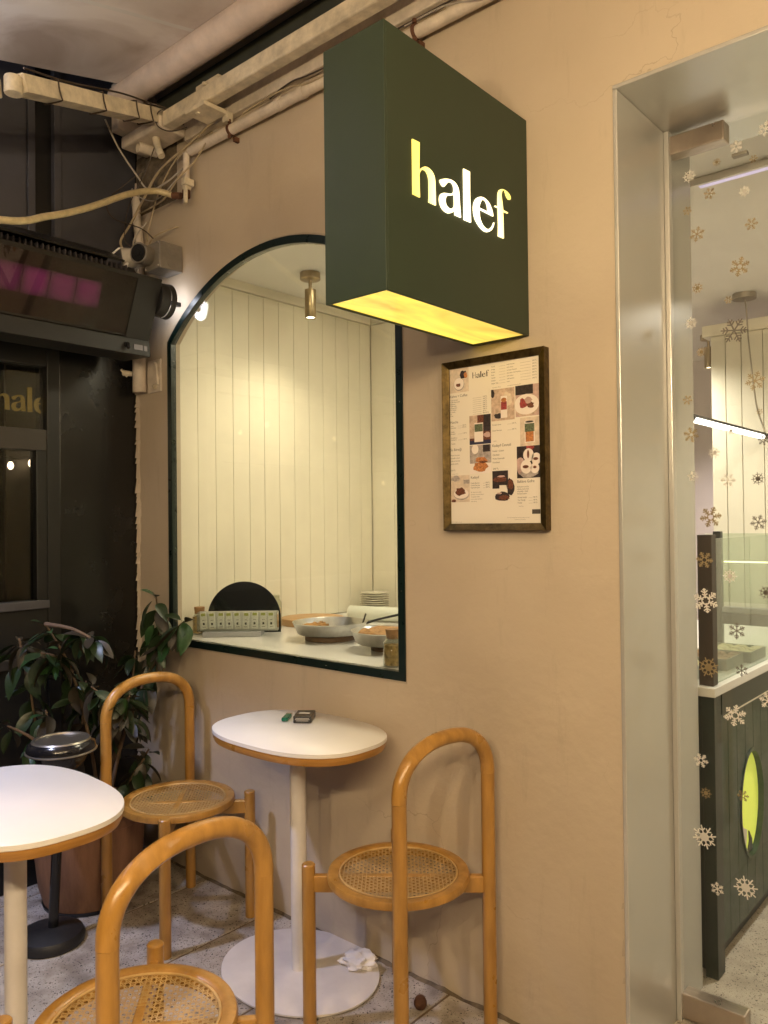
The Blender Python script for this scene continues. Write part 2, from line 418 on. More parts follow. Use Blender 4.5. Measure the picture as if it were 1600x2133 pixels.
# the sign's letters: yellow at one end where the tube is dim, white in the middle
m, nt, N, L, B = new_mat('letter_light')
tc = N.new('ShaderNodeTexCoord'); sp = N.new('ShaderNodeSeparateXYZ'); L.new(tc.outputs['Object'], sp.inputs[0])
def lamp_spot(y, z, w):
    v = N.new('ShaderNodeVectorMath'); v.operation = 'DISTANCE'; v.inputs[1].default_value = (-1.139, y, z)
    L.new(tc.outputs['Object'], v.inputs[0])
    mr = N.new('ShaderNodeMapRange'); mr.inputs[1].default_value = 0.0; mr.inputs[2].default_value = w
    mr.inputs[3].default_value = 1.0; mr.inputs[4].default_value = 0.0; mr.interpolation_type = 'SMOOTHSTEP'
    L.new(v.outputs['Value'], mr.inputs[0])
    return mr.outputs[0]
a = lamp_spot(-0.285, 2.18, 0.25)
rp = N.new('ShaderNodeValToRGB')
rp.color_ramp.elements[0].position = 0.0; rp.color_ramp.elements[0].color = (1.0, 0.80, 0.12, 1)
rp.color_ramp.elements[1].position = 0.62; rp.color_ramp.elements[1].color = (1.0, 0.90, 0.60, 1)
L.new(a, rp.inputs[0]); L.new(rp.outputs[0], B.inputs['Emission Color'])
ms = N.new('ShaderNodeMapRange'); ms.inputs[3].default_value = 0.95; ms.inputs[4].default_value = 2.6
L.new(a, ms.inputs[0]); L.new(ms.outputs[0], B.inputs['Emission Strength'])
B.inputs['Base Color'].default_value = (0.6, 0.5, 0.2, 1)

# the lit yellow panel under the sign: cloudy, with darker patches
m, nt, N, L, B = new_mat('sign_underglow')
tc = N.new('ShaderNodeTexCoord')
mp = N.new('ShaderNodeMapping'); mp.inputs['Scale'].default_value = (5, 1.6, 1); L.new(tc.outputs['Object'], mp.inputs[0])
nz = N.new('ShaderNodeTexNoise'); nz.inputs['Scale'].default_value = 1.6; nz.inputs['Detail'].default_value = 3; nz.inputs['Distortion'].default_value = 1.2
L.new(mp.outputs[0], nz.inputs[0])
rp = N.new('ShaderNodeValToRGB')
rp.color_ramp.elements[0].position = 0.22; rp.color_ramp.elements[0].color = (0.36, 0.22, 0.03, 1)
rp.color_ramp.elements[1].position = 0.66; rp.color_ramp.elements[1].color = (1.0, 0.72, 0.10, 1)
e = rp.color_ramp.elements.new(0.42); e.color = (0.76, 0.50, 0.085, 1)
L.new(nz.outputs[0], rp.inputs[0]); L.new(rp.outputs[0], B.inputs['Emission Color'])
B.inputs['Emission Strength'].default_value = 1.0
B.inputs['Base Color'].default_value = (0.35, 0.25, 0.05, 1)
B.inputs['Roughness'].default_value = 0.25

# heater element glow behind its smoked glass: dim magenta plates
m, nt, N, L, B = new_mat('heater_glow')
tc = N.new('ShaderNodeTexCoord')
nz = N.new('ShaderNodeTexNoise'); nz.inputs['Scale'].default_value = 7; L.new(tc.outputs['Object'], nz.inputs[0])
rp = N.new('ShaderNodeValToRGB')
rp.color_ramp.elements[0].position = 0.3; rp.color_ramp.elements[0].color = (0.05, 0.008, 0.026, 1)
rp.color_ramp.elements[1].position = 0.7; rp.color_ramp.elements[1].color = (0.105, 0.010, 0.048, 1)
L.new(nz.outputs[0], rp.inputs[0]); L.new(rp.outputs[0], B.inputs['Emission Color'])
sp = N.new('ShaderNodeSeparateXYZ'); L.new(tc.outputs['Generated'], sp.inputs[0])
prod = None
for ax in (1, 2):
    pp = N.new('ShaderNodeMath'); pp.operation = 'PINGPONG'; pp.inputs[1].default_value = 0.5; L.new(sp.outputs[ax], pp.inputs[0])
    mr = N.new('ShaderNodeMapRange'); mr.interpolation_type = 'SMOOTHSTEP'; mr.inputs[1].default_value = -0.16; mr.inputs[2].default_value = 0.3
    L.new(pp.outputs[0], mr.inputs[0])
    if prod is None: prod = mr.outputs[0]
    else:
        mm = N.new('ShaderNodeMath'); mm.operation = 'MULTIPLY'; L.new(prod, mm.inputs[0]); L.new(mr.outputs[0], mm.inputs[1]); prod = mm.outputs[0]
L.new(prod, B.inputs['Emission Strength'])
B.inputs['Base Color'].default_value = (0.02, 0.01, 0.012, 1)
B.inputs['Roughness'].default_value = 0.5

# awning cloth: greyish canvas with big water stains
m, nt, N, L, B = new_mat('canvas')
tc = N.new('ShaderNodeTexCoord')
n1 = N.new('ShaderNodeTexNoise'); n1.inputs['Scale'].default_value = 2.2; n1.inputs['Detail'].default_value = 6; n1.inputs['Distortion'].default_value = 0.9
L.new(tc.outputs['Object'], n1.inputs[0])
r1 = N.new('ShaderNodeValToRGB')
r1.color_ramp.elements[0].position = 0.36; r1.color_ramp.elements[0].color = (0.47, 0.39, 0.33, 1)
r1.color_ramp.elements[1].position = 0.62; r1.color_ramp.elements[1].color = (0.80, 0.75, 0.71, 1)
e = r1.color_ramp.elements.new(0.47); e.color = (0.64, 0.57, 0.52, 1)
L.new(n1.outputs[0], r1.inputs[0]); L.new(r1.outputs[0], B.inputs['Base Color'])
B.inputs['Roughness'].default_value = 0.85
n2 = N.new('ShaderNodeTexNoise'); n2.inputs['Scale'].default_value = 260; L.new(tc.outputs['Object'], n2.inputs[0])
bp = N.new('ShaderNodeBump'); bp.inputs['Strength'].default_value = 0.15; bp.inputs['Distance'].default_value = 0.002
L.new(n2.outputs[0], bp.inputs['Height']); L.new(bp.outputs[0], B.inputs['Normal'])


# ------------------------------------------------------------------ mesh helpers
class MB:
    """collects shapes; build() links them as one mesh object"""
    def __init__(self):
        self.v = []; self.f = []; self.mi = []; self.cur = 0
    def add(self, vs, fs):
        b = len(self.v)
        self.v += [tuple(x) for x in vs]
        self.f += [tuple(b + i for i in f) for f in fs]
        self.mi += [self.cur] * len(fs)
        return self
    def box(self, x0, x1, y0, y1, z0, z1):
        vs = [(x0, y0, z0), (x1, y0, z0), (x1, y1, z0), (x0, y1, z0), (x0, y0, z1), (x1, y0, z1), (x1, y1, z1), (x0, y1, z1)]
        return self.add(vs, [(3, 2, 1, 0), (4, 5, 6, 7), (0, 1, 5, 4), (1, 2, 6, 5), (2, 3, 7, 6), (3, 0, 4, 7)])
    def obox(self, c, ax, ay, az, hx, hy, hz):
        c = Vector(c); ax = Vector(ax).normalized() * hx; ay = Vector(ay).normalized() * hy; az = Vector(az).normalized() * hz
        vs = [c + ax * i + ay * j + az * k for k in (-1, 1) for (i, j) in ((-1, -1), (1, -1), (1, 1), (-1, 1))]
        return self.add(vs, [(3, 2, 1, 0), (4, 5, 6, 7), (0, 1, 5, 4), (1, 2, 6, 5), (2, 3, 7, 6), (3, 0, 4, 7)])
    def tube(self, pts, r, n=10, cap=True, flat=None):
        pts = [Vector(p) for p in pts]
        m_ = len(pts)
        rs = r if isinstance(r, (list, tuple)) else [r] * m_
        t0 = (pts[1] - pts[0]).normalized()
        a = Vector((0, 0, 1)) if abs(t0.z) < 0.9 else Vector((1, 0, 0))
        nrm = t0.cross(a).normalized()
        vs = []
        for i in range(m_):
            t = (pts[min(i + 1, m_ - 1)] - pts[max(i - 1, 0)]).normalized()
            nrm = (nrm - t * nrm.dot(t)).normalized()
            bn = t.cross(nrm)
            for k in range(n):
                th = 2 * math.pi * k / n
                d = nrm * math.cos(th) + bn * math.sin(th)
                rr = rs[i]
                if flat and flat[0] <= i <= flat[1]:
                    fd = Vector(flat[2])
                    c_ = d.dot(fd)
                    if c_ > flat[3]:
                        d = d - fd * (c_ - flat[3])
                vs.append(pts[i] + d * rr)
        fs = []
        for i in range(m_ - 1):
            for k in range(n):
                k2 = (k + 1) % n
                fs.append((i * n + k, i * n + k2, (i + 1) * n + k2, (i + 1) * n + k))
        if cap:
            fs.append(tuple(range(n - 1, -1, -1)))
            fs.append(tuple((m_ - 1) * n + k for k in range(n)))
        return self.add(vs, fs)
    def lathe(self, prof, c=(0, 0, 0), n=28, sx=1.0, sy=1.0):
        vs = []; fs = []
        k_ = len(prof)
        for i in range(n):
            th = 2 * math.pi * i / n
            for r, z in prof:
                vs.append((c[0] + r * sx * math.cos(th), c[1] + r * sy * math.sin(th), c[2] + z))
        for i in range(n):
            j = (i + 1) % n
            for q in range(k_ - 1):
                fs.append((i * k_ + q, j * k_ + q, j * k_ + q + 1, i * k_ + q + 1))
        if prof[0][0] > 1e-6:
            fs.append(tuple(i * k_ for i in range(n - 1, -1, -1)))
        if prof[-1][0] > 1e-6:
            fs.append(tuple(i * k_ + k_ - 1 for i in range(n)))
        return self.add(vs, fs)
    def poly(self, loops, fn, d0, d1):
        """polygon with holes; fn(u, v, d) gives a point; solid between depths d0 and d1"""
        tris = tessellate_polygon([[Vector((p[0], p[1], 0)) for p in lp] for lp in loops])
        flat = [p for lp in loops for p in lp]
        k = len(flat)
        vs = [fn(p[0], p[1], d0) for p in flat] + [fn(p[0], p[1], d1) for p in flat]
        fs = [tuple(t) for t in tris] + [tuple(k + i for i in reversed(t)) for t in tris]
        b = 0
        for lp in loops:
            n = len(lp)
            for i in range(n):
                j = (i + 1) % n
                fs.append((b + i, b + j, k + b + j, k + b + i))
            b += n
        return self.add(vs, fs)
    def quad(self, a, b, c, d):
        return self.add([a, b, c, d], [(0, 1, 2, 3)])
    def mesh(self, name, mats):
        me = bpy.data.meshes.new(name)
        me.from_pydata(self.v, [], self.f)
        ml = mats if isinstance(mats, (list, tuple)) else [mats]
        for q in ml:
            me.materials.append(MATS[q])
        if len(ml) > 1:
            me.polygons.foreach_set('material_index', self.mi)
        bm = bmesh.new(); bm.from_mesh(me)
        bmesh.ops.recalc_face_normals(bm, faces=bm.faces)
        bm.to_mesh(me); bm.free()
        me.update()
        return me
    def build(self, name, mats, parent=None, smooth=False, bevel=0.0, world=True):
        me = self.mesh(name, mats)
        return link(name, me, parent, smooth, bevel, world)

def link(name, me, parent=None, smooth=False, bevel=0.0, world=True):
    o = bpy.data.objects.new(name, me)
    col.objects.link(o)
    if parent is not None:
        o.parent = parent
        if world and parent.type == 'EMPTY':
            o.location = -parent.location
    if smooth:
        me.polygons.foreach_set('use_smooth', [True] * len(me.polygons))
        try:
            me.set_sharp_from_angle(angle=math.radians(40))
        except Exception:
            pass
    if bevel:
        b = o.modifiers.new('bevel', 'BEVEL'); b.width = bevel; b.segments = 2; b.limit_method = 'ANGLE'
        b.angle_limit = math.radians(40)
    return o

def tag(o, label=None, cat=None, group=None, kind=None):
    if label: o['label'] = label
    if cat: o['category'] = cat
    if group: o['group'] = group
    if kind: o['kind'] = kind
    return o

def thing(name, loc, label, cat, group=None, rz=0.0):
    o = bpy.data.objects.new(name, None)
    o.empty_display_size = 0.1
    col.objects.link(o)
    o.location = loc
    o.rotation_euler = (0, 0, rz)
    return tag(o, label, cat, group)

def box(name, m, p, x0, x1, y0, y1, z0, z1, bevel=0.0):
    return MB().box(x0, x1, y0, y1, z0, z1).build(name, m, p, bevel=bevel)

def smooth_path(pts, k=6):
    pts = [Vector(p) for p in pts]
    out = []
    for i in range(len(pts) - 1):
        p0 = pts[max(i - 1, 0)]; p1 = pts[i]; p2 = pts[i + 1]; p3 = pts[min(i + 2, len(pts) - 1)]
        for q in range(k):
            t = q / k
            out.append(0.5 * ((2 * p1) + (p2 - p0) * t + (2 * p0 - 5 * p1 + 4 * p2 - p3) * t * t + (3 * p1 - p0 - 3 * p2 + p3) * t ** 3))
    out.append(pts[-1])
    return out

def smooth_loop(pts, k=4, lim=38):
    """rounds the gentle corners of a closed outline, keeps the sharp ones"""
    n = len(pts)
    P = [Vector((p[0], p[1])) for p in pts]
    sharp = []
    for i in range(n):
        a = P[i] - P[i - 1]; b = P[(i + 1) % n] - P[i]
        sharp.append(abs(a.angle_signed(b)) > math.radians(lim) if a.length > 1e-6 and b.length > 1e-6 else True)
    out = []
    for i in range(n):
        p1 = P[i]; p2 = P[(i + 1) % n]
        p0 = P[i - 1] if not sharp[i] else p1 - (p2 - p1)
        p3 = P[(i + 2) % n] if not sharp[(i + 1) % n] else p2 + (p2 - p1)
        for q in range(k):
            t = q / k
            out.append(0.5 * ((2 * p1) + (p2 - p0) * t + (2 * p0 - 5 * p1 + 4 * p2 - p3) * t * t + (3 * p1 - p0 - 3 * p2 + p3) * t ** 3))
    return [(v.x, v.y) for v in out]

GLYPH = {
    'h': [(-0.2116, 0.0664), (-0.1823, 0.0678), (-0.185, 0.0019), (-0.1775, 0.0098), (-0.1668, 0.0166), (-0.1544, 0.019), (-0.1419, 0.0172), (-0.1329, 0.0123), (-0.1269, 0.0054), (-0.1241, -0.0049), (-0.1233, -0.0203), (-0.1224, -0.0642), (-0.1524, -0.0646), (-0.1503, -0.0508), (-0.1501, -0.0198), (-0.1513, -0.0069), (-0.1564, 0.0025), (-0.1635, 0.0068), (-0.1723, 0.0054), (-0.1794, 0.0004), (-0.1845, -0.0088), (-0.1846, -0.0176), (-0.1843, -0.0393), (-0.1834, -0.0636), (-0.2116, -0.0635)],
    'a': [(-0.1074, 0.0038), (-0.1037, 0.0066), (-0.0886, 0.0132), (-0.0734, 0.0176), (-0.0581, 0.0196), (-0.0446, 0.0181), (-0.0349, 0.0131), (-0.0284, 0.0047), (-0.0255, -0.0083), (-0.0247, -0.0243), (-0.02, -0.0643), (-0.0463, -0.0648), (-0.0487, -0.0522), (-0.0539, -0.0594), (-0.0636, -0.0652), (-0.0751, -0.0685), (-0.0883, -0.0678), (-0.0995, -0.0635), (-0.1067, -0.0556), (-0.1102, -0.0454), (-0.1082, -0.0358), (-0.1025, -0.028), (-0.0931, -0.0228), (-0.0817, -0.0198), (-0.0665, -0.0167), (-0.0568, -0.0128), (-0.0509, -0.008), (-0.05, 0.0003), (-0.0525, 0.0076), (-0.059, 0.0108), (-0.0678, 0.0096), (-0.0767, 0.0038), (-0.0833, -0.0032), (-0.089, -0.0084), (-0.0958, -0.0094), (-0.1021, -0.0058), (-0.1068, -0.0005)],
    'a_': [(-0.0491, -0.016), (-0.0608, -0.0209), (-0.0704, -0.0238), (-0.0789, -0.0287), (-0.0832, -0.0361), (-0.083, -0.044), (-0.0793, -0.0497), (-0.071, -0.053), (-0.0614, -0.052), (-0.0525, -0.0464), (-0.0485, -0.0395)],
    'l': [(-0.0081, 0.0647), (0.0214, 0.0658), (0.0209, 0.0436), (0.0207, -0.0037), (0.0235, -0.0643), (-0.0081, -0.0656), (-0.0077, -0.0122)],
    'e': [(0.1266, -0.0196), (0.1246, -0.0092), (0.1183, 0.0012), (0.1089, 0.0107), (0.096, 0.0166), (0.0805, 0.0185), (0.0669, 0.0162), (0.0541, 0.0107), (0.0435, 0.002), (0.0371, -0.0082), (0.0339, -0.0199), (0.0345, -0.0327), (0.0384, -0.0447), (0.0465, -0.0543), (0.0588, -0.0628), (0.0735, -0.0684), (0.0884, -0.0699), (0.1014, -0.0669), (0.1125, -0.061), (0.1214, -0.053), (0.1283, -0.0425), (0.1307, -0.0332), (0.1272, -0.0325), (0.1217, -0.0419), (0.1136, -0.0509), (0.1017, -0.0576), (0.0908, -0.0589), (0.0781, -0.0551), (0.0689, -0.0468), (0.0636, -0.0363), (0.0619, -0.0196)],
    'e_': [(0.062, -0.0128), (0.0665, -0.0019), (0.073, 0.0068), (0.0817, 0.0118), (0.0902, 0.01), (0.0965, 0.0022), (0.0993, -0.0092), (0.0996, -0.0127), (0.0641, -0.0134)],
    'f': [(0.1478, -0.0656), (0.1764, -0.0647), (0.1758, -0.0319), (0.1744, 0.0069), (0.1975, 0.0085), (0.199, 0.0135), (0.1746, 0.0132), (0.1726, 0.0271), (0.1693, 0.0411), (0.1677, 0.0506), (0.1711, 0.0604), (0.1758, 0.0661), (0.1827, 0.0664), (0.1871, 0.059), (0.1925, 0.0519), (0.2008, 0.0475), (0.2101, 0.0496), (0.2141, 0.0558), (0.2114, 0.0614), (0.2035, 0.0666), (0.1897, 0.0698), (0.1759, 0.0693), (0.1644, 0.0663), (0.1552, 0.0604), (0.1505, 0.0528), (0.1481, 0.0421), (0.1474, 0.0147), (0.134, 0.0137), (0.1317, 0.0088), (0.1482, 0.0092), (0.149, -0.0145), (0.1493, -0.0392)],
}

def inset_loop(pts, d):
    """moves a closed outline inwards by d (outwards when d < 0)"""
    n = len(pts)
    area = sum(pts[i][0] * pts[(i + 1) % n][1] - pts[(i + 1) % n][0] * pts[i][1] for i in range(n))
    sg_ = 1 if area > 0 else -1
    out = []
    for i in range(n):
        a = Vector(pts[i - 1]); b = Vector(pts[i]); c = Vector(pts[(i + 1) % n])
        t1 = (b - a).normalized() if (b - a).length > 1e-9 else Vector((0, 0)); t2 = (c - b).normalized() if (c - b).length > 1e-9 else t1
        n1 = Vector((-t1.y, t1.x)); n2 = Vector((-t2.y, t2.x))
        m_ = n1 + n2
        if m_.length < 1e-6: m_ = n1
        m_ = m_.normalized()
        k = 1.0 / max(0.5, m_.dot(n1))
        q = b + m_ * d * k * sg_
        out.append((q.x, q.y))
    return out


# ================================================================== THE SETTING
def struct(name, o):
    o['kind'] = 'structure'
    return o

# street and terrace ground (one big sheet) and the terrace's terrazzo tiles
g = MB().quad((-60, -60, -0.03), (60, -60, -0.03), (60, 60, -0.03), (-60, 60, -0.03)).build('ground', 'joint')
struct('ground', g)
floor = MB().box(-3.2, 1.8, -3.6, 0.062, -0.026, -0.004).build('terrace_floor', 'joint')
struct('terrace_floor', floor)
tile_me = {}
TW = 0.392
def tile_mesh(w, d, m):
    key = (round(w, 3), round(d, 3), m)
    if key not in tile_me:
        b = MB()
        e = 0.0025
        b.add([(0, 0, -0.006), (w, 0, -0.006), (w, d, -0.006), (0, d, -0.006), (0, 0, -e), (w, 0, -e), (w, d, -e), (0, d, -e),
               (e, e, 0), (w - e, e, 0), (w - e, d - e, 0), (e, d - e, 0)],
              [(0, 1, 5, 4), (1, 2, 6, 5), (2, 3, 7, 6), (3, 0, 4, 7), (4, 5, 9, 8), (5, 6, 10, 9), (6, 7, 11, 10), (7, 4, 8, 11), (8, 9, 10, 11)])
        tile_me[key] = b.mesh('tile', m)
    return tile_me[key]
xs = [-3.04 + 0.4 * i for i in range(12)]
ys = [-3.60, -2.40, -1.20]
TD = 1.192
for i, x in enumerate(xs):
    for j, y in enumerate(ys):
        o = link('tile', tile_mesh(TW, TD, 'terrazzo'), floor)
        o.location = (x + 0.004, y + 0.004, rnd.uniform(-0.0008, 0.0012))
for j, y in enumerate(ys):
    o = link('tile', tile_mesh(0.082, TD, 'terrazzo'), floor)
    o.location = (-3.128, y + 0.004, 0)

shop_floor = MB().box(-3.2, 2.6, 0.062, 4.4, -0.026, -0.002).build('shop_floor', 'shop_terrazzo')
struct('shop_floor', shop_floor)

# interior shell
struct('c', MB().box(-3.2, 2.6, 0.062, 4.4, 2.58, 2.66).build('ceiling', 'white_paint'))
ww = MB().box(-3.08, -3.012, 0.062, 1.50, 0.0, 2.579).build('wall_left', 'cream_paint'); struct('w', ww)
ys_b = [0.063, 0.130, 0.229, 0.328, 0.430, 0.528, 0.622, 0.720, 0.822, 0.926, 1.029, 1.130, 1.226, 1.319, 1.408]
for a, b in zip(ys_b[:-1], ys_b[1:]):
    box('board', 'cream_paint', ww, -3.0115, -3.0, a + 0.0011, b - 0.0011, 0.932, 2.532, bevel=0.0016)
box('cornice', 'cream_paint', ww, -3.0115, -2.990, 0.063, 1.409, 2.535, 2.5795, bevel=0.002)
wb = MB().box(-3.08, -1.50, 1.422, 1.50, 0.0, 2.5785).build('wall_back', 'cream_paint'); struct('w', wb)
for k in range(9):
    a = -2.998 + k * 0.165
    box('board', 'cream_paint', wb, a + 0.0016, a + 0.1634, 1.410, 1.4215, 0.932, 2.532, bevel=0.0016)
box('cornice', 'cream_paint', wb, -2.989, -1.51, 1.400, 1.4215, 2.535, 2.579, bevel=0.002)
struct('w', MB().box(-3.08, 2.6, 4.0, 4.1, 0.0, 2.579).build('wall_far', 'pink_lit_white'))
struct('w', MB().box(-3.08, -3.0, 1.502, 3.998, 0.0, 2.579).build('wall_store', 'pink_lit_white'))
struct('w', MB().box(2.5, 2.6, 0.17, 3.998, 0.0, 2.579).build('wall_right', 'white_paint'))
pr = MB().box(-1.478, 1.4, 2.512, 2.62, 0.0, 2.46).build('wall_partition', 'cream_paint'); struct('w', pr)
xb = [-1.483, -1.406, -1.325, -1.217] + [-1.217 + 0.1 * k for k in range(1, 25)]
for a, b in zip(xb[:-1], xb[1:]):
    box('board', 'cream_paint', pr, a + 0.0018, b - 0.0018, 2.5, 2.5115, 0.02, 2.405, bevel=0.0018)
box('top_rail', 'cream_paint', pr, -1.521, 1.41, 2.478, 2.63, 2.408, 2.468, bevel=0.003)

# ================================================================== SHOP FACADE
fac = thing('shop_facade', (-2.0, 0, 0), 'beige plastered shop wall around the arched window and door opening', 'building')
WX0, WX1, WZ0, WSP, WAP = -2.890, -1.597, 0.914, 2.190, 2.465
WC = (WX0 + WX1) / 2
def arch_loop(inset):
    hw = (WX1 - WX0) / 2
    rise = WAP - WSP
    R = (hw * hw + rise * rise) / (2 * rise)
    cz = WAP - R
    R2 = R - inset; h2 = hw - inset
    zs = cz + math.sqrt(R2 * R2 - h2 * h2)
    a0 = math.atan2(zs - cz, h2)
    pts = [(WC - h2, WZ0 + inset), (WC + h2, WZ0 + inset)]
    n = 36
    for i in range(n + 1):
        a = a0 + (math.pi - 2 * a0) * i / n
        pts.append((WC + R2 * math.cos(a), cz + R2 * math.sin(a)))
    return pts
xz = lambda u, v, d: (u, d, v)
outer = [(-3.118, -0.02), (-0.884, -0.02), (-0.884, 2.542), (1.7, 2.542), (1.7, 3.75), (-3.118, 3.75)]
# break long edges so that the front has a slightly uneven skin
MB().poly([outer, arch_loop(0.0)], xz, 0.0, 0.060).build('wall', 'plaster', fac)
box('pier', 'plaster', fac, -1.30, -0.884, 0.062, 0.512, -0.02, 2.5785)
box('lintel', 'plaster', fac, -0.883, 1.7, 0.062, 0.512, 2.542, 2.5785)
MB().box(-0.8835, -0.872, -0.003, 0.515, -0.01, 2.5295).build('jamb_lining', 'steel', fac, bevel=0.002)
MB().box(-0.8835, 1.7, -0.0035, 0.516, 2.530, 2.5415).build('soffit_lining', 'steel', fac, bevel=0.002)
box('jamb_stop', 'steel', fac, -0.8718, -0.858, 0.305, 0.328, 0.0, 2.5295, bevel=0.002)
# ragged plaster edge where the wall ends against the dark facade
b = MB()
z = 0.2
while z < 2.9:
    h = rnd.uniform(0.015, 0.07)
    w_ = rnd.uniform(0.002, 0.016)
    b.add([(-3.121, -0.012 - rnd.uniform(0, .008), z), (-3.112 + w_, -0.0025, z), (-3.112 + w_ * rnd.uniform(.3, 1.3), -0.0025, z + h), (-3.121, -0.010, z + h)], [(0, 1, 2, 3)])
    z += h * 0.97
b.build('broken_edge', 'raw_plaster', fac)
# chips along the door corner
for z, h in ((0.66, .03), (0.42, .02), (0.30, .05), (0.23, .02)):
    MB().add([(-0.892, -0.0016, z), (-0.8842, -0.0016, z + .004), (-0.8842, -0.0016, z + h), (-0.889, -0.0016, z + h * .8)], [(0, 1, 2, 3)]).build('chip', 'raw_plaster', fac)
# skim of rough render along the foot of the wall
b = MB()
n = 90
for i in range(n):
    x = -3.1 + 2.2 * i / n; x2 = -3.1 + 2.2 * (i + 1) / n
    def hh(q): return 0.007 + 0.006 * mnoise.noise(Vector((q * 9, 0, 0))) + 0.004 * mnoise.noise(Vector((q * 40, 3, 0)))
    b.add([(x, -0.012 - .006 * mnoise.noise(Vector((x * 30, 5, 0))), 0.0), (x2, -0.012 - .006 * mnoise.noise(Vector((x2 * 30, 5, 0))), 0.0), (x2, -0.0012, hh(x2)), (x, -0.0012, hh(x))], [(0, 1, 2, 3)])
b.build('foot_render', 'old_mortar', fac)

# ---- arched window
win = thing('arched_window', (WC, 0, WZ0), 'arched shop window with dark green frame left of the lit sign', 'window')
MB().poly([arch_loop(0.0008), arch_loop(0.029)], xz, -0.005, 0.020).build('frame', 'frame_green', win, bevel=0.0015)
MB().poly([arch_loop(0.030)], xz, 0.009, 0.014).build('pane', 'window_glass', win)
b = MB()
for (x, z) in ((-2.876, 1.85), (-2.876, 1.25), (-1.611, 1.2), (-1.611, 1.8), (-2.5, .928), (-1.95, .928)):
    b.lathe([(0.0, -0.0005), (0.0035, -0.0005), (0.0035, 0.001), (0.0, 0.0014)], (x, -0.0062, z), 8)
b.build('screw', 'chrome', win)
# rough plaster bead round the frame
lo = arch_loop(-0.006); li = arch_loop(-0.0008)
lo = [(x + rnd.uniform(-.002, .002), z + rnd.uniform(-.002, .002)) for x, z in lo]
MB().poly([lo, li], xz, -0.0025, -0.0004).build('plaster_bead', 'raw_plaster', win)

# ---- frameless glass door with snowflake stickers
door = thing('glass_door', (-0.86, 0.34, 0), 'frameless glass door with snowflake stickers in the grey metal opening', 'door')
MB().box(-0.864, 0.12, 0.335, 0.346, 0.012, 2.512).build('pane', 'door_glass', door)
MB().box(-0.868, -0.708, 0.316, 0.366, 2.462, 2.516).build('patch_fitting', 'fitting_steel', door, bevel=0.004)
MB().box(-0.862, -0.690, 0.316, 0.366, 0.006, 0.076).build('patch_fitting', 'fitting_steel', door, bevel=0.004)
MB().box(-0.70, -0.66, 0.352, 0.372, 2.42, 2.428).build('seal_strip', 'cable_grey', door)

def flake_mesh(kind, m):
    b = MB()
    def bar(p, q, w):
        p = Vector((p[0], p[1])); q = Vector((q[0], q[1]))
        d = (q - p).normalized(); nn = Vector((-d.y, d.x)) * w
        b.add([((p + nn).x, 0, (p + nn).y), ((q + nn).x, 0, (q + nn).y), ((q - nn).x, 0, (q - nn).y), ((p - nn).x, 0, (p - nn).y)], [(0, 1, 2, 3)])
    arms = 8 if kind == 2 else 6
    for i in range(arms):
        a = 2 * math.pi * i / arms + 0.2
        u = Vector((math.cos(a), math.sin(a)))
        def rot(v, t): return Vector((v.x * math.cos(t) - v.y * math.sin(t), v.x * math.sin(t) + v.y * math.cos(t)))
        bar(u * (0.0 if kind != 1 else 0.2), u, 0.055)
        lv = ((0.45, 0.34), (0.68, 0.26)) if kind == 0 else (((0.4, 0.26), (0.62, 0.32), (0.82, 0.16)) if kind == 1 else ((0.55, 0.30),))
        for r0, l in lv:
            for sgn in (1, -1):
                bar(u * r0, u * r0 + rot(u, sgn * 0.95) * l, 0.05)
        if kind != 0:
            u_ = rot(u, 2 * math.pi / arms)
            bar(u * 0.34, u_ * 0.34, 0.05)
    if kind == 2:
        b.add([(0.3 * math.cos(t * math.pi / 4), 0, 0.3 * math.sin(t * math.pi / 4)) for t in range(8)], [tuple(range(8))])
    return b.mesh('snowflake', m)
FM = {(k, m): flake_mesh(k, m) for k in (0, 1, 2) for m in ('flake_white', 'flake_gold', 'flake_backlit')}
FLK = [(-0.606, 2.461, 26, 'w'), (-0.682, 2.437, 22, 'w'), (-0.734, 2.41, 15, 'g'), (-0.638, 2.39, 14, 'g'), (-0.81, 2.393, 24, 'w'), (-0.755, 2.328, 22, 'g'), (-0.662, 2.308, 20, 'w'), (-0.817, 2.296, 17, 'g'), (-0.646, 2.215, 22, 'g'), (-0.791, 2.223, 28, 'g'), (-0.678, 2.106, 34, 'g'), (-0.792, 2.07, 20, 'g'), (-0.709, 2.021, 14, 'g'), (-0.812, 1.974, 22, 'w'), (-0.695, 1.934, 46, 'd'), (-0.784, 1.888, 18, 'g'), (-0.643, 1.789, 34, 'g'), (-0.825, 1.757, 18, 'g'), (-0.633, 1.705, 12, 'g'), (-0.816, 1.657, 28, 'g'), (-0.708, 1.66, 15, 'w'), (-0.625, 1.627, 18, 'd'), (-0.753, 1.602, 22, 'w'), (-0.717, 1.524, 26, 'w'), (-0.64, 1.525, 22, 'd'), (-0.812, 1.539, 20, 'w'), (-0.766, 1.423, 38, 'g'), (-0.641, 1.407, 28, 'd'), (-0.785, 1.303, 30, 'g'), (-0.717, 1.26, 24, 'w'), (-0.783, 1.189, 44, 'w'), (-0.625, 1.219, 24, 'd'), (-0.701, 1.111, 30, 'd'), (-0.778, 1.003, 36, 'g'), (-0.69, 1.004, 22, 'd'), (-0.709, 0.879, 38, 'w'), (-0.624, 0.931, 30, 'w'), (-0.803, 0.739, 26, 'w'), (-0.791, 0.65, 20, 'g'), (-0.692, 0.664, 20, 'g'), (-0.797, 0.526, 42, 'w'), (-0.764, 0.391, 24, 'w'), (-0.689, 0.416, 40, 'w')]
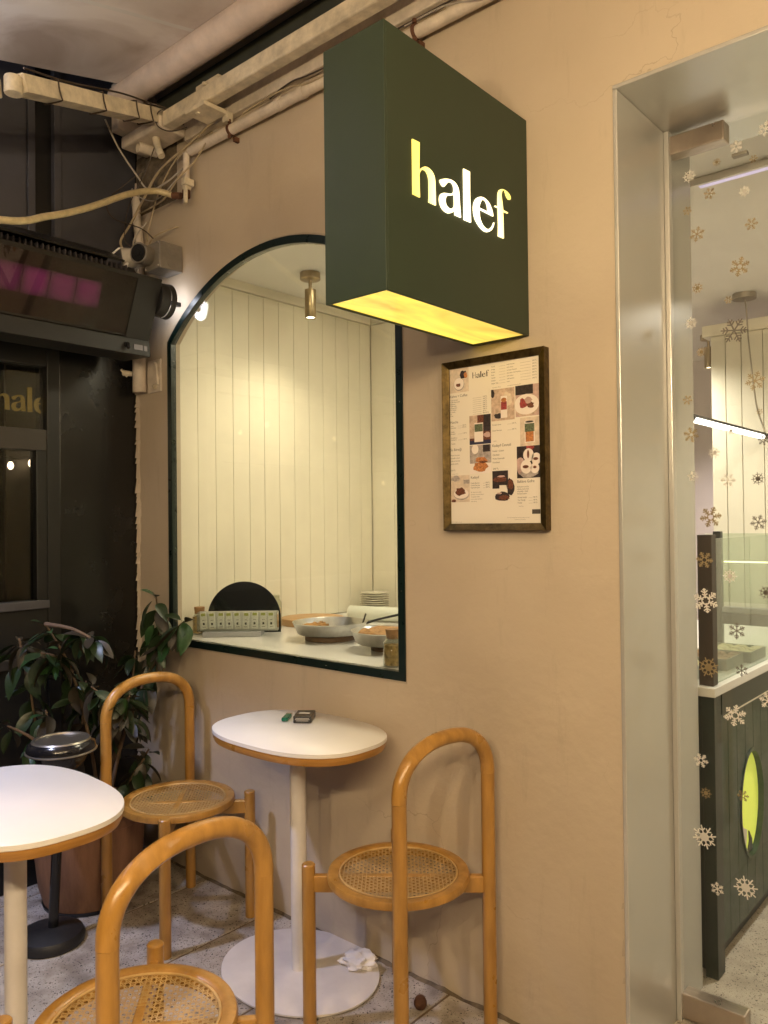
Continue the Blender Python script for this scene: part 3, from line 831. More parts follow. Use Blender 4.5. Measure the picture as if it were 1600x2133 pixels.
for i, (x, z, px, c) in enumerate(FLK):
    o = link('snowflake_sticker', FM[((i * 7 + i // 3) % 3, {'w': 'flake_white', 'g': 'flake_gold', 'd': 'flake_backlit'}[c])], door, world=False)
    s_ = px * 0.5 * 0.00158
    o.location = Vector((x, 0.3340, z)) - door.location
    o.scale = (s_, 1, s_)
    o.rotation_euler = (0, rnd.uniform(0, 1.0), 0)

# ================================================================== DARK NEIGHBOUR FACADE (runs away from the shop wall towards the street)
nf = thing('dark_shopfront', (-3.16, -1.6, 0), 'dark neighbouring shopfront at right angles to the beige wall', 'building')
FX = -3.13
box('panel', 'dark_panel', nf, FX - 0.05, FX, -0.357, 0.0, 0.0, 2.18, bevel=0.002)
box('panel', 'dark_frame', nf, FX - 0.05, FX - 0.012, 0.0015, 0.12, 0.0, 3.6)
box('post', 'dark_frame', nf, FX - 0.06, FX + 0.006, -0.412, -0.359, 0.0, 2.18, bevel=0.002)
box('header', 'dark_frame', nf, FX - 0.06, FX + 0.004, -3.2, -0.4125, 2.062, 2.18, bevel=0.002)
box('transom_bar', 'brown_frame', nf, FX - 0.06, FX + 0.002, -3.2, -0.4125, 1.722, 1.806, bevel=0.002)
box('mullion', 'dark_frame', nf, FX - 0.055, FX + 0.003, -0.456, -0.4125, 1.122, 1.7215, bevel=0.002)
for yy in (-1.45, -2.4):
    box('mullion', 'dark_frame', nf, FX - 0.055, FX + 0.003, yy - 0.03, yy + 0.03, 1.122, 1.7215, bevel=0.002)
box('sill', 'slate_panel', nf, FX - 0.06, FX + 0.02, -3.2, -0.4125, 1.088, 1.1215, bevel=0.003)
box('wainscot', 'dark_frame', nf, FX - 0.06, FX, -3.2, -0.4125, 0.0, 1.0875)
box('wainscot_rail', 'brown_frame', nf, FX + 0.0005, FX + 0.012, -3.2, -0.4125, 0.86, 0.90, bevel=0.002)
MB().box(FX - 0.035, FX - 0.029, -3.2, -0.413, 1.8065, 2.0615).build('transom_pane', 'dark_glass', nf)
MB().box(FX - 0.035, FX - 0.029, -1.42, -0.4565, 1.122, 1.7215).build('window_pane', 'dark_glass', nf)
MB().box(FX - 0.035, FX - 0.029, -2.37, -1.48, 1.122, 1.7215).build('window_pane', 'dark_glass', nf)
MB().box(FX - 0.035, FX - 0.029, -3.2, -2.43, 1.122, 1.7215).build('window_pane', 'dark_glass', nf)
# upper cladding
box('cladding', 'slate_panel', nf, FX - 0.05, FX - 0.002, -0.347, 0.001, 2.183, 3.6, bevel=0.002)
box('cladding_strip', 'slate_panel', nf, FX - 0.04, FX + 0.012, -0.379, -0.349, 2.183, 3.6, bevel=0.002)
box('cladding', 'dark_frame', nf, FX - 0.06, FX - 0.015, -0.456, -0.380, 2.183, 3.6)
box('cladding_strip', 'slate_panel', nf, FX - 0.04, FX + 0.012, -0.486, -0.457, 2.183, 3.6, bevel=0.002)
for a in (-3.2, -2.55, -1.87, -1.18):
    box('cladding', 'slate_panel', nf, FX - 0.05, FX - 0.002, a, a + 0.68 if a < -1.2 else -0.487, 2.183, 3.6, bevel=0.002)
# dim room behind the glass
box('room_back', 'dark_frame', nf, -4.70, -4.62, -3.2, 0.6, 0.0, 2.6)
box('room_end', 'dark_frame', nf, -4.62, -3.19, 0.5, 0.6, 0.0, 2.6)
box('room_end', 'dark_frame', nf, -4.62, -3.19, -3.3, -3.202, 0.0, 2.6)
box('room_ceiling', 'dark_frame', nf, -4.62, -3.19, -3.2, 0.5, 2.52, 2.6)
box('room_floor', 'dark_frame', nf, -4.62, -3.19, -3.2, 0.5, 0.0, 0.04)
box('inner_board', 'taupe_board', nf, -3.72, -3.70, -0.325, -0.187, 0.04, 2.4)
# faintly glowing gilt letters hanging behind the transom pane; the post hides the last one
for ch in 'halef':
    lp = [smooth_loop([( -0.460 + 0.63 * u, 1.930 + 0.76 * v) for u, v in GLYPH[ch]], 3)]
    if ch + '_' in GLYPH:
        lp.append(smooth_loop([(-0.460 + 0.63 * u, 1.930 + 0.76 * v) for u, v in GLYPH[ch + '_']], 3))
    MB().poly(lp, lambda u, v, d: (d, u, v), -3.186, -3.180).build('letter', 'gold_glow_letter', nf)

# neighbour's string of little bulbs, seen through its window and mirrored in the shop window
nb = thing('string_lights', (-3.9, -1.0, 1.9), 'string of tiny lit bulbs behind the dark shopfront window', 'string lights')
NB = [(-3.9, -2.52, 1.71), (-3.75, -1.85, 1.98), (-3.62, -1.15, 2.005), (-3.9, -1.17, 1.985), (-3.8, -0.60, 1.78), (-3.65, -0.328, 1.694), (-3.65, -0.233, 1.709), (-3.7, 0.1, 1.80)]
MB().tube(smooth_path([(p[0], p[1], p[2] + 0.035) for p in NB], 5), 0.003, 6).build('wire', 'cable_dark', nb)
for p in NB:
    sk = MB().tube([(p[0], p[1], p[2] + 0.018), (p[0], p[1], p[2] + 0.042)], 0.008, 8).build('socket', 'cable_dark', nb)
    MB().lathe([(0, -0.018), (0.009, -0.014), (0.014, 0.0), (0.010, 0.012), (0.006, 0.018)], p, 10).build('bulb', 'bulb_small', nb, smooth=True)


# ================================================================== THINGS ON AND AROUND THE WALL
# ---- projecting lit sign
sg = thing('lit_sign', (-1.2345, 0, 1.934), 'dark green box sign jutting from the wall with glowing letters halef', 'sign')
SX0, SX1, SY0, SZ0, SZ1 = -1.330, -1.139, -0.610, 1.934, 2.539
t_ = 0.007
b = MB()
b.box(SX0, SX1, SY0, SY0 + t_, SZ0, SZ1)
b.build('front_panel', 'sign_green', sg, bevel=0.0015)
for nm, x0, x1 in (('side_panel', SX0, SX0 + t_), ('side_panel', SX1 - t_, SX1)):
    box(nm, 'sign_green', sg, x0, x1, SY0 + t_ + 0.0004, -0.001, SZ0, SZ1, bevel=0.0015)
box('top_panel', 'sign_green', sg, SX0 + t_ + .0004, SX1 - t_ - .0004, SY0 + t_ + .0004, -0.001, SZ1 - t_, SZ1 - .0006)
box('rear_panel', 'sign_edge', sg, SX0 + t_ + .0004, SX1 - t_ - .0004, -0.009, -0.0012, SZ0, SZ1 - t_ - .0005)
box('light_panel', 'sign_underglow', sg, SX0 + t_ + .0006, SX1 - t_ - .0006, SY0 + t_ + .0006, -0.0095, SZ0 + 0.004, SZ0 + 0.008)
for ch in 'halef':
    tf = lambda L_, d_=0.0011: inset_loop(smooth_loop([(-0.305 + u, 2.2365 + v) for u, v in L_], 4), d_)
    lp = [tf(GLYPH[ch])]
    if ch + '_' in GLYPH:
        lp.append(tf(GLYPH[ch + '_'], -0.0011))
    MB().poly(lp, lambda u, v, d: (d, u, v), SX1 - 0.002, SX1 + 0.0028).build('letter', 'letter_light', sg)

# ---- framed menu
mn = thing('menu_board', (-1.25, 0, 1.39), 'framed menu with food photos hanging under the lit sign', 'menu')
MX0, MX1, MZ0, MZ1 = -1.424, -1.078, 1.391, 1.893
fwid = 0.021
def member(c0, c1, c2, c3):
    """c0,c1 outer edge, c2,c3 inner edge of a mitred moulding"""
    pts = []
    for (x, z), y in ((c0, -0.001), (c1, -0.001), (c2, -0.001), (c3, -0.001)):
        pts.append((x, y, z))
    fr = [(c0[0], -0.030, c0[1]), (c1[0], -0.030, c1[1]), (c2[0], -0.022, c2[1]), (c3[0], -0.022, c3[1])]
    b = MB().add(pts + fr, [(0, 1, 2, 3), (4, 5, 6, 7), (0, 1, 5, 4), (1, 2, 6, 5), (2, 3, 7, 6), (3, 0, 4, 7)])
    return b.build('frame_member', 'frame_bronze', mn, bevel=0.0012)
g_ = 0.0003
O = [(MX0, MZ0), (MX1, MZ0), (MX1, MZ1), (MX0, MZ1)]
I = [(MX0 + fwid, MZ0 + fwid), (MX1 - fwid, MZ0 + fwid), (MX1 - fwid, MZ1 - fwid), (MX0 + fwid, MZ1 - fwid)]
for k in range(4):
    j = (k + 1) % 4
    member(O[k], O[j], I[j], I[k])
PX0, PX1, PZ0, PZ1 = MX0 + fwid - .002, MX1 - fwid + .002, MZ0 + fwid - .002, MZ1 - fwid + .002
box('menu_sheet', 'paper', mn, PX0, PX1, -0.0165, -0.0150, PZ0, PZ1)
pw, ph = (MX1 - MX0 - 2 * fwid), (MZ1 - MZ0 - 2 * fwid)
def UV(u, v): return (MX0 + fwid + u * pw, MZ1 - fwid - v * ph)
LY = [-0.0168, -0.0170, -0.0172, -0.0174, -0.0176]
def P_rect(b, u0, v0, u1, v1, ly):
    a = UV(u0, v0); c = UV(u1, v1)
    b.add([(a[0], LY[ly], a[1]), (c[0], LY[ly], a[1]), (c[0], LY[ly], c[1]), (a[0], LY[ly], c[1])], [(0, 1, 2, 3)])
def P_ell(b, u, v, ru, rv, ly, n=20, a0=0.0, clip=None):
    pts = []
    for i in range(n):
        t = 2 * math.pi * i / n
        uu = u + ru * math.cos(t) * math.cos(a0) - rv * math.sin(t) * math.sin(a0) * (ph / pw)
        vv = v + ru * math.cos(t) * math.sin(a0) * (pw / ph) + rv * math.sin(t) * math.cos(a0)
        if clip:
            uu = min(max(uu, clip[0]), clip[2]); vv = min(max(vv, clip[1]), clip[3])
        q = UV(uu, vv)
        pts.append((q[0], LY[ly], q[1]))
    b.add(pts, [tuple(range(n))])
def P_blob(b, u, v, ru, rv, ly, clip=None, seed=0):
    r_ = random.Random(seed)
    pts = []
    for i in range(14):
        t = 2 * math.pi * i / 14
        k_ = r_.uniform(0.75, 1.15)
        uu = u + ru * k_ * math.cos(t); vv = v + rv * k_ * math.sin(t)
        if clip:
            uu = min(max(uu, clip[0]), clip[2]); vv = min(max(vv, clip[1]), clip[3])
        q = UV(uu, vv)
        pts.append((q[0], LY[ly], q[1]))
    b.add(pts, [tuple(range(14))])
def photo(name, rect, back, items):
    mats = [back]; b = MB()
    P_rect(b, *rect, 0)
    for it in items:
        m_ = it[1]
        if m_ not in mats: mats.append(m_)
        b.cur = mats.index(m_)
        if it[0] == 'e': P_ell(b, *it[2], clip=rect)
        elif it[0] == 'r': P_rect(b, *it[2])
        else: P_blob(b, *it[2], clip=rect, seed=int(it[2][0] * 1000 + it[2][1] * 77))
    return b.build('menu_photo', mats, mn)
photo('p', (0.0, 0.0, .225, .155), 'print_sand', [('e', 'print_grey', (.112, .103, .062, .042, 1)), ('e', 'print_white', (.11, .10, .058, .038, 2)), ('b', 'print_brown', (.10, .108, .03, .012, 3)), ('b', 'print_dark', (.165, .045, .042, .028, 3)), ('b', 'print_orange', (.19, .05, .022, .018, 4))])
photo('p', (.48, .168, .735, .365), 'print_beige', [('b', 'print_dark', (.49, .19, .03, .03, 1)), ('b', 'print_sand', (.66, .24, .06, .05, 1)), ('b', 'print_dark', (.555, .335, .045, .016, 1)), ('r', 'print_white', (.585, .215, .655, .35, 2)), ('r', 'print_red', (.588, .25, .652, .30, 3)), ('e', 'print_orange', (.62, .24, .03, .014, 4))])
photo('p', (.745, .165, 1.0, .355), 'print_rose', [('r', 'print_dark', (.745, .165, .93, .222, 1)), ('e', 'print_beige', (.86, .29, .135, .07, 1)), ('e', 'print_white', (.86, .283, .132, .062, 2)), ('b', 'print_red', (.83, .275, .05, .03, 3)), ('b', 'print_brown', (.90, .29, .04, .02, 3)), ('b', 'print_rose', (.88, .26, .04, .02, 4))])
photo('p', (.228, .315, .472, .50), 'print_brown', [('r', 'print_beige', (.228, .315, .32, .46, 1)), ('r', 'print_dark', (.39, .315, .472, .42, 1)), ('r', 'print_navy', (.228, .475, .472, .50, 1)), ('b', 'print_rose', (.43, .445, .04, .018, 2)), ('r', 'print_white', (.285, .365, .385, .485, 3)), ('r', 'print_green', (.288, .372, .382, .42, 4))])
photo('p', (.79, .362, 1.0, .535), 'print_sand', [('r', 'print_white', (.838, .385, .942, .515, 1)), ('r', 'print_green', (.84, .40, .94, .45, 2)), ('r', 'print_orange', (.848, .45, .932, .51, 2)), ('e', 'print_dark', (.89, .39, .045, .006, 3))])
photo('p', (.228, .505, .472, .685), 'print_grey', [('r', 'print_white', (.228, .62, .472, .685, 1)), ('r', 'print_dark', (.38, .505, .46, .55, 1)), ('e', 'print_white', (.29, .53, .04, .03, 1)), ('b', 'print_orange', (.345, .645, .085, .032, 2)), ('b', 'print_orange', (.36, .597, .075, .018, 3)), ('b', 'print_brown', (.385, .613, .05, .008, 4))])
photo('p', (.752, .535, 1.0, .728), 'print_dark', [('b', 'print_rose', (.785, .65, .05, .05, 1)), ('b', 'print_red', (.89, .545, .045, .022, 1)), ('b', 'print_grey', (.88, .705, .1, .025, 1)), ('e', 'print_white', (.875, .59, .055, .04, 2)), ('e', 'print_white', (.955, .615, .05, .036, 2)), ('e', 'print_white', (.85, .66, .058, .042, 3)), ('e', 'print_white', (.94, .67, .045, .032, 3)), ('e', 'print_brown', (.872, .585, .012, .025, 4)), ('e', 'print_brown', (.845, .66, .032, .010, 4)), ('e', 'print_brown', (.95, .615, .026, .009, 4)), ('e', 'print_brown', (.94, .665, .018, .008, 4))])
photo('p', (0.0, .69, .222, .862), 'print_sand', [('b', 'print_grey', (.06, .71, .06, .02, 1)), ('r', 'print_grey', (.15, .72, .222, .745, 1)), ('e', 'print_grey', (.125, .815, .09, .034, 1)), ('e', 'print_white', (.122, .808, .088, .032, 2)), ('b', 'print_brown', (.115, .795, .066, .026, 3)), ('b', 'print_brown', (.03, .853, .03, .012, 2))])
b0 = photo('p', (.482, .675, .655, .785), 'print_dark', [('b', 'print_brown', (.56, .73, .09, .016, 1)), ('b', 'print_rose', (.58, .71, .05, .006, 2)), ('r', 'paper', (.56, .765, .655, .785, 2))])
b = MB(); mats = ['print_dark', 'print_brown', 'print_rose']
P_blob(b, .60, .835, .085, .034, 1, seed=4); P_blob(b, .68, .775, .045, .05, 2, seed=5)
b.cur = 1; P_blob(b, .68, .765, .03, .035, 3, seed=6); P_blob(b, .61, .842, .06, .016, 3, seed=8)
b.cur = 2; P_blob(b, .56, .815, .03, .006, 4, seed=9)
b.build('menu_photo', mats, mn)

# lettering on the menu
txt_parts = MB()
def text_mesh(s, size, sx=1.0):
    cu = bpy.data.curves.new('t', 'FONT')
    cu.body = s; cu.size = size
    to = bpy.data.objects.new('t', cu)
    col.objects.link(to)
    bpy.context.view_layer.update()
    me = bpy.data.meshes.new_from_object(to.evaluated_get(bpy.context.evaluated_depsgraph_get()))
    vs = [v.co.copy() for v in me.vertices]; fs = [tuple(p.vertices) for p in me.polygons]
    bpy.data.objects.remove(to); bpy.data.curves.remove(cu); bpy.data.meshes.remove(me)
    return vs, fs
def put_text(s, u, v, h, cl=None, sx=1.0):
    """h: cap height in metres; v is the baseline"""
    vs, fs = text_mesh(s, h / 0.72)
    x0, z0 = UV(u, v)
    lim = PX1 - 0.002
    out = [(min(x0 + p.x * sx, lim), LY[1], z0 + p.y) for p in vs]
    txt_parts.cur = 0 if cl is None else 1
    txt_parts.add(out, fs)
def rule(u0, u1, v):
    b_ = txt_parts; b_.cur = 1
    a = UV(u0, v); c = UV(u1, v)
    b_.add([(a[0], LY[1], a[1]), (c[0], LY[1], a[1]), (c[0], LY[1], a[1] + .0005), (a[0], LY[1], a[1] + .0005)], [(0, 1, 2, 3)])
# heading set in the sign's own letters
hx, hz = UV(.27, .078)
k_ = 0.135
def Hpt(u, v): return (hx + u, LY[1], hz + v)
for (a, c, d, e) in ((0, 0, .0026, .0175), (.0098, 0, .0112, .0175), (.0026, .0085, .0098, .0095)):
    txt_parts.add([Hpt(a, c), Hpt(d, c), Hpt(d, e), Hpt(a, e)], [(0, 1, 2, 3)])
for ch in 'alef':
    lp = [[(0.0135 + (u + .11) * k_, (v + .065) * k_) for u, v in GLYPH[ch]]]
    if ch + '_' in GLYPH: lp.append([(0.0135 + (u + .11) * k_, (v + .065) * k_) for u, v in GLYPH[ch + '_']])
    tri = tessellate_polygon([[Vector((p[0], p[1], 0)) for p in q] for q in lp])
    txt_parts.add([Hpt(*p) for q in lp for p in q], [tuple(t) for t in tri])
for i, (a, c, d) in enumerate((('Fıstıklı', 'with Pistachio', '240'), ('Antep', 'with walnut', '230'), ('Bülbül', 'roll with Pistachio', '280'), ('Ruby', 'chocolate with Pistachio', '260'), ('Cevizli', 'with walnut', '200'), ('Fındıklı', 'with hazelnut', '210'), ('Soğuk Tatlı', 'fresh', '240'))):
    v = .028 + .0175 * i
    put_text(a, .485, v, .0036); rule(.57, .64, v); put_text(c, .655, v, .0033); rule(.80, .91, v); put_text(d + ' TL', .925, v, .0036)
put_text('* porsiyon 150 gr', .49, .158, .003, 1); put_text('seçenekleri ile servis edilir', .66, .158, .003, 1)
put_text('Kahve + Coffee', 0.0, .185, .0078, sx=.92)
for i, (a, d) in enumerate((('Türk Kahvesi', '140 TL'), ('Caffè Americano', '180 TL'), ('Espresso', '140 TL'), ('Caffè Latte', '200 TL'), ('Cappuccino', '200 TL'), ('Flat White', '200 TL'), ('Cortado', '180 TL'), ('Su', '50 TL'), ('Soda', '80/130 TL'))):
    v = .205 + .0128 * i
    put_text(a, 0.005, v, .0036); rule(.27, .37, v); put_text(d, .385, v, .0036)
put_text('Matcha', 0.0, .352, .0078, sx=.92)
for i, (a, d) in enumerate((('Latte', '250 TL'), ('Iced Latte', '270 TL'), ('', ''), ('Vanilya', ''), ('Karamel', '+ 20 TL'), ('', ''), ('Strawberry', ''), ('Cranberry', '+ 40 TL'), ('', ''), ('* sütsüz', ''))):
    v = .372 + .0128 * i
    if a: put_text(a, 0.005, v, .0036)
    if d: rule(.09, .14, v); put_text(d, .145, v, .0036)
put_text('Pumpkin Spice', .49, .392, .0036); rule(.655, .70, .392); put_text('220 TL', .705, .392, .0036)
put_text('Salted Pistachio', .49, .428, .0036); rule(.655, .70, .428); put_text('200 TL', .705, .428, .0036)
put_text('* soğuk', .49, .492, .003, 1)
put_text('Su Böreği', 0.0, .53, .0078, sx=.92)
for i, a in enumerate(('Peynirli el açması', 'tereyağlı, incecik', 'yufka ile hazırlanır', 'günlük pişirilir')):
    put_text(a, 0.002, .562 + .0185 * i, .0036, sx=.95)
put_text('250 TL', 0.002, .66, .0042); put_text('* porsiyon 150 gr', 0.005, .682, .0026, 1)
put_text('Kadayıf Cannoli', .485, .525, .0078, sx=.92)
for i, a in enumerate(('Fıstıklı + Çilekli', 'Çikolatalı', 'Muzlu Karamelli', 'Frambuaz')):
    put_text(a, .488, .556 + .0235 * i, .0044)
put_text('250 TL', .49, .666, .0048)
put_text('Kadayıf', .235, .715, .0078, sx=.92)
for i, (a, d) in enumerate((('Fıstıklı Burma', '300 TL'), ('Cevizli Burma', '280 TL'), ('Kaymaklı Çıtır', '300 TL'))):
    put_text(a, .235, .748 + .0142 * i, .004); rule(.375, .40, .748 + .0142 * i); put_text(d, .405, .748 + .0142 * i, .004, sx=.9)
for i, a in enumerate(('Bir adet servis edilir', 'Şerbetli, ince tel kadayıf', 'Tereyağlı, fıstıklı', 'çıtır ve taze hazırlanır', 'sade servis')):
    put_text(a, .235, .805 + .0145 * i, .0033, 1)
put_text('Baklava Gofre', .752, .755, .0078, sx=.9)
for i, a in enumerate(('Baklavanın çıtırlığı', 'ağızda eriyen fıstık', 'zenginliği... Halef', 'farkıyla sunulur')):
    put_text(a, .752, .783 + .014 * i, .0036)
for i, a in enumerate(('Antep fıstığı', 'Yer Fıstığı', 'Fındık')):
    put_text(a, .755, .848 + .0165 * i, .0042); rule(.87, .91, .848 + .0165 * i); put_text('150 TL', .915, .848 + .0165 * i, .004, sx=.9)
put_text('* adet fiyatı', .758, .90, .0028, 1)
put_text('Tüm ürünlerimiz günlük hazırlanır ve taze servis edilir.', .64, .968, .0024, 1)
put_text('Fiyatlarımıza KDV dahildir.', .72, .980, .0024, 1)
put_text('Alerjen bilgisi için sorunuz', .01, .992, .0024, 1)
b_ = txt_parts; b_.cur = 0
a = UV(.905, .918); c = UV(.99, .945)
txt_parts.add([(a[0], LY[1], a[1]), (c[0], LY[1], a[1]), (c[0], LY[1], c[1]), (a[0], LY[1], c[1])], [(0, 1, 2, 3)])
txt_parts.build('printed_text', ['ink', 'ink_grey'], mn)

# ---- awning: roller, square bar, folding arm and cloth
aw = thing('awning', (-0.7, -0.12, 3.0), 'grubby roll-out awning with stained cloth along the top of the wall', 'awning')
MB().tube([(-2.985, -0.165, 3.192), (1.7, -0.165, 3.192)], 0.054, 20).build('roller', 'grubby_tube', aw, smooth=True)
box('gap_shade_strip', 'awning_gap_shade', aw, -2.9, 1.7, -0.040, -0.002, 3.068, 3.21)  # dark strip painted in as the shade between roller and bar
MB().box(-2.70, 1.7, -0.146, -0.096, 2.996, 3.056).build('square_bar', 'grubby_beige', aw, bevel=0.006)
box('wall_rail', 'grubby_pipe', aw, -2.72, 1.7, -0.03, -0.001, 2.985, 3.06, bevel=0.004)
b = MB(); b.box(-2.52, -2.40, -0.165, -0.06, 2.972, 2.989); b.box(-2.43, -2.40, -0.06, -0.03, 2.95, 2.989); b.lathe([(0, -.006), (.011, -.006), (.011, 0), (0, 0)], (-2.47, -0.14, 2.972), 6)
b.build('bar_bracket', 'grubby_beige', aw, bevel=0.003)
b = MB(); b.box(-2.50, -2.36, -0.130, -0.096, 3.059, 3.085); b.lathe([(0, 0), (.010, 0), (.010, .012), (0, .014)], (-2.43, -0.14, 3.06), 8)
b.build('bar_bracket', 'grubby_beige', aw, bevel=0.003)
# end bracket carrying the arm
b = MB(); b.box(-2.99, -2.705, -0.155, -0.03, 2.995, 3.045); b.box(-2.99, -2.93, -0.2, -0.01, 3.046, 3.25)
b.build('end_bracket', 'grubby_pipe', aw, bevel=0.008)
A0 = Vector((-2.755, -0.13, 3.055)); A1 = Vector((-2.47, -0.82, 2.800))
ad = (A1 - A0).normalized(); asd = ad.cross(Vector((0, 0, 1))).normalized(); aup = asd.cross(ad)
b = MB().obox((A0 + A1) / 2, ad, asd, aup, (A1 - A0).length / 2, 0.032, 0.027)
b.obox((A0 + A1) / 2 + aup * 0.0295, ad, asd, aup, (A1 - A0).length / 2 - .01, 0.020, 0.0025)
b.obox((A0 + A1) / 2 + asd * 0.0335 + aup * .006, ad, asd, aup, (A1 - A0).length / 2 - .01, 0.0018, 0.006)
b.obox((A0 + A1) / 2 + asd * 0.0335 - aup * .012, ad, asd, aup, (A1 - A0).length / 2 - .01, 0.0018, 0.006)
arm = b.build('folding_arm', 'grubby_beige', aw, bevel=0.004)
A2 = A1 + Vector((-0.42, -0.42, -0.05))
b = MB().tube([A1 + ad * .018 + Vector((0, 0, .020)), A1 + ad * .018 - Vector((0, 0, .034))], 0.028, 16)
b.build('arm_elbow', 'grubby_beige', aw, smooth=True, bevel=0.004)
d2 = (A2 - A1).normalized(); s2 = d2.cross(Vector((0, 0, 1))).normalized(); up2 = s2.cross(d2)
MB().obox((A1 + A2) / 2 + d2 * .035 + ad * .02, d2, s2, up2, (A2 - A1).length / 2 - .01, 0.030, 0.030).build('folding_arm', 'grubby_beige', aw, bevel=0.004)
for t in (0.12, 0.24, 0.5, 0.8):
    c = A0 + (A1 - A0) * t
    ring = [c + asd * 0.036 * math.cos(q) * 1.05 + aup * 0.032 * math.sin(q) + ad * 0.006 * math.cos(q * 2) for q in [k * math.pi / 8 for k in range(17)]]
    ring = [c + asd * max(-.037, min(.037, (p - c).dot(asd) * 1.35)) + aup * max(-.030, min(.034, (p - c).dot(aup) * 1.35)) + ad * (p - c).dot(ad) for p in ring]
    MB().tube(ring, 0.0028, 6, cap=False).build('cable_tie', 'cable_dark', aw, smooth=True)
# cloth
def clothz(x, y):
    d = -y - 0.165
    return 3.240 - 0.205 * d - 0.02 * math.sin(min(1, d / 2.6) * math.pi) + 0.006 * mnoise.noise(Vector((x * 1.3, y * 1.1, 0)))
b = MB(); nx, ny = 24, 24
X0, X1, Y1 = -2.93, 1.6, -2.9
vs = []
for k in range(2):
    for i in range(nx + 1):
        for j in range(ny + 1):
            x = X0 + (X1 - X0) * i / nx; y = -0.19 + (Y1 + 0.19) * j / ny
            vs.append((x, y, clothz(x, y) - 0.003 * k))
fs = []
n_ = (nx + 1) * (ny + 1)
for i in range(nx):
    for j in range(ny):
        q = [i * (ny + 1) + j, (i + 1) * (ny + 1) + j, (i + 1) * (ny + 1) + j + 1, i * (ny + 1) + j + 1]
        fs.append(tuple(q)); fs.append(tuple(n_ + v for v in reversed(q)))
b.add(vs, fs).build('cloth', 'canvas', aw, smooth=True)
for xx in (-2.42, -1.22, -0.02):
    b = MB()
    for j in range(ny):
        y = -0.2 + (Y1 + 0.2) * j / ny; y2 = -0.2 + (Y1 + 0.2) * (j + 1) / ny
        b.add([(xx, y, clothz(xx, y) - .0036), (xx + .022, y, clothz(xx + .022, y) - .0036), (xx + .022, y2, clothz(xx + .022, y2) - .0036), (xx, y2, clothz(xx, y2) - .0036)], [(0, 1, 2, 3)])
    b.build('seam', 'white_paint', aw)
MB().box(X0, X1, Y1 - .05, Y1 + .01, clothz(0, Y1) - .05, clothz(0, Y1) + .01).build('front_bar', 'grubby_beige', aw, bevel=.006)

# ---- conduits and pipes
cp = thing('wall_pipe', (-0.5, -0.035, 2.925), 'thin painted pipe clamped along the wall above the arched window', 'pipe')
MB().tube([(-2.665, -0.036, 2.924), (-1.6, -0.036, 2.921), (1.7, -0.036, 2.915)], 0.0195, 14).build('pipe', 'grubby_pipe', cp, smooth=True)
for x in (-2.405, -1.5, -0.5):
    b = MB()
    b.tube([(x - .006, -0.036, 2.924), (x + .006, -0.036, 2.924)], 0.0235, 14)
    b.box(x - .006, x + .006, -0.024, -0.0015, 2.884, 2.902)
    b.lathe([(0, -.006), (.007, -.006), (.007, .006), (0, .006)], (x, -0.045, 2.953), 8)
    b.lathe([(0, -.006), (.007, -.006), (.007, .006), (0, .006)], (x, -0.045, 2.895), 8)
    b.build('clamp', 'rust', cp)
MB().tube([(-2.14, -0.036, 2.924), (-2.115, -0.036, 2.924)], 0.0225, 14).build('coupling', 'grubby_pipe', cp, smooth=True)
MB().tube([(-2.02, -0.036, 2.923), (-1.995, -0.036, 2.923)], 0.0225, 14).build('coupling', 'grubby_pipe', cp, smooth=True)

gv = thing('gas_valve', (-2.69, -0.045, 2.72), 'short downpipe with valve where the gold hose joins', 'valve')
MB().tube([(-2.682, -0.045, 2.915), (-2.684, -0.045, 2.80)], 0.0135, 12).build('pipe', 'grubby_pipe', gv, smooth=True)
b = MB(); b.tube([(-2.684, -0.045, 2.812), (-2.685, -0.045, 2.768)], 0.02, 8); b.box(-2.678, -2.652, -0.075, -0.03, 2.778, 2.806)
b.build('valve_body', 'grubby_beige', gv, bevel=0.003)
MB().tube([(-2.685, -0.045, 2.767), (-2.686, -0.045, 2.738)], 0.016, 10).build('elbow', 'rust', gv, smooth=True)
MB().tube([(-2.70, -0.06, 2.744), (-2.735, -0.075, 2.752)], 0.014, 10).build('nipple', 'rust', gv, smooth=True)
MB().box(-2.672, -2.655, -0.07, -0.058, 2.705, 2.777).build('lever', 'grubby_beige', gv, bevel=0.003)

ho = MB().tube(smooth_path([(-2.735, -0.075, 2.752), (-2.775, -0.13, 2.764), (-2.765, -0.253, 2.712), (-2.706, -0.465, 2.578), (-2.667, -0.628, 2.492), (-2.64, -0.803, 2.423), (-2.75, -1.2, 2.42), (-2.95, -1.5, 2.45)], 8), 0.0125, 12).build('gas_hose', 'hose_gold', smooth=True)
tag(ho, 'gold braided hose sagging from the valve above the heater', 'hose')

# lumps of old mortar and cut pipe at the corner
b = MB(); nx, ny = 16, 18
vs = []; fs = []
for i in range(nx + 1):
    for j in range(ny + 1):
        u = i / nx; v = j / ny
        x = -3.112 + 0.30 * u; z = 2.78 + 0.26 * v
        e_ = max(0, min(1, min(u * 4 + .3, (1 - u) * 3.0 - v * .2, v * 4, (1 - v) * 5)))
        vs.append((x, -0.001 - e_ * (0.012 + 0.028 * max(0, .5 + mnoise.noise(Vector((x * 14, z * 14, 1)))) + 0.01 * mnoise.noise(Vector((x * 50, z * 50, 2)))), z))
for i in range(nx):
    for j in range(ny):
        fs.append((i * (ny + 1) + j, (i + 1) * (ny + 1) + j, (i + 1) * (ny + 1) + j + 1, i * (ny + 1) + j + 1))
mp_ = b.add(vs, fs).build('mortar_patch', 'old_mortar', smooth=True)
tag(mp_, 'dark lumpy mortar patch in the corner under the awning bracket', 'mortar')
pc = thing('pipe_stub', (-2.78, -0.1, 2.9), 'cut pale pipe stub hanging under the awning bracket', 'pipe')
